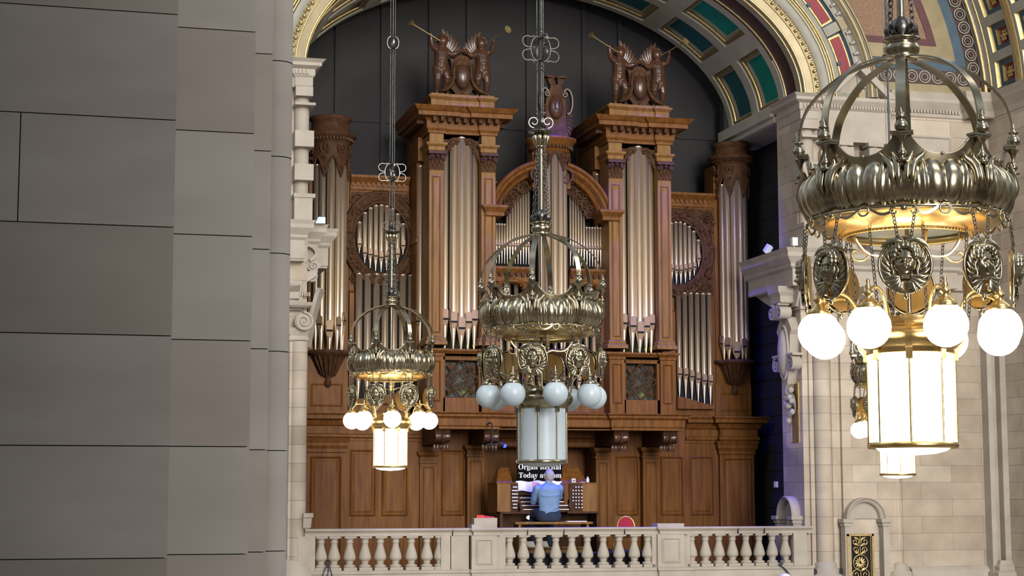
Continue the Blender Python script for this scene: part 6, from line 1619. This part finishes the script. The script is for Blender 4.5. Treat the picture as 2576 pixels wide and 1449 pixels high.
    for s_ in (-1,1):
        for k in range(4): leaf(g,L((0,-.08,.56)),PI/2-s_*(.3+.4*k),.13*sc,.03*sc,curl=-s_*.6,bulge=.8)
        g.tube([L(p) for p in ((0,-.12,.76),(s_*.06,-.12,.79),(s_*.10,-.10,.74))],.03*sc,8)
    g.ball(L((0,-.10,.02)),.035*sc,8); leaf(g,L((0,-.10,.0)),-PI/2,.08*sc,.03*sc)
    g.build('foliage',['carve'],t)
def gplace(TW,px,tagname):
    y=YT+.22; zb=zt_(236); group(X(px,y,150),y,zb,tagname)
gplace(TL,1163,'the left'); gplace(TR,1607,'the right')
# centre cartouche with scrolls on the round tower
y=YK-.05; cxs=X(1398,y,270); zb=zk+.055; Hc=Z(192,y,1398)-zb
t=thing('carved_cartouche','tall carved walnut shield with side scrolls crowning the centre round tower','cartouche',(cxs,y,zb))
L=lambda p:(cxs+p[0],y+p[1],zb+p[2]*Hc)
g=G(); half=[(0,0),(.30,.0),(.24,.05),(.19,.16),(.18,.30),(.19,.52),(.15,.74),(.10,.80),(.10,.86),(0,.86)]
g.prism([(cxs+a,zb+b*Hc) for a,b in half]+[(cxs-a,zb+b*Hc) for a,b in half[::-1][1:-1]],y-.05,y+.08)
for s_ in (-1,1):
    g.prism([(cxs+s_*.02,zb+.95*Hc),(cxs+s_*.18,zb+.97*Hc),(cxs+s_*.17,zb+Hc),(cxs+s_*.01,zb+.985*Hc)],y-.08,y+.08)
    g.prism([(cxs+s_*.04,zb+.86*Hc),(cxs+s_*.12,zb+.86*Hc),(cxs+s_*.15,zb+.95*Hc),(cxs+s_*.03,zb+.95*Hc)],y-.06,y+.06)
g.build('shield',['carve'],t)
for s_ in (-1,1):
    g=G(); g.strap([L(p) for p in ((s_*.14,-.02,.74),(s_*.19,-.02,.79),(s_*.25,-.02,.76),(s_*.29,-.02,.66),(s_*.29,-.02,.52),(s_*.25,-.02,.42),(s_*.20,-.02,.40))],.12,.022,(0,1,0))
    g.strap(spiral(L((s_*.15,-.02,.70)),.055,1.3,PI/2,'xz',-s_,22,.2),.14,.016,(0,1,0)); g.build('side_scroll',['statue'],t)
    g=G(); 
    for k in range(5): leaf(g,L((s_*.20,-.05,.36-.05*k)),PI/2-s_*(1.0+.3*k),.12,.03,curl=-s_*.8,bulge=.8)
    for k in range(6): g.ball(L((s_*(.20+.012*k),-.06,.52-.05*k)),.024,7)
    g.build('foliage',['carve'],t)
g=G(); g.ball(L((0,-.06,.50)),.13,20,sy=.7,sz=1.65); g.build('oval_boss',['statue'],t)
g=G()
for k in range(7):
    v_=.40+.08*k; hw_=.125*math.sqrt(max(.02,1-v_*v_)); zz_=zb+.50*Hc+.2145*v_
    g.tube([(cxs+hw_*u,y-.06-.088*math.sqrt(max(0,1-v_*v_-(hw_*u/.13)**2)),zz_+.02*sin(u*5+k)) for u in (-.95,-.5,0,.5,.95)],.010,6)
for s_ in (-1,1): g.tube([L((s_*.035,-.165,.56)),L((s_*.04,-.17,.50)),L((s_*.02,-.17,.44))],.012,6)
g.build('carved_face',['carve'],t)
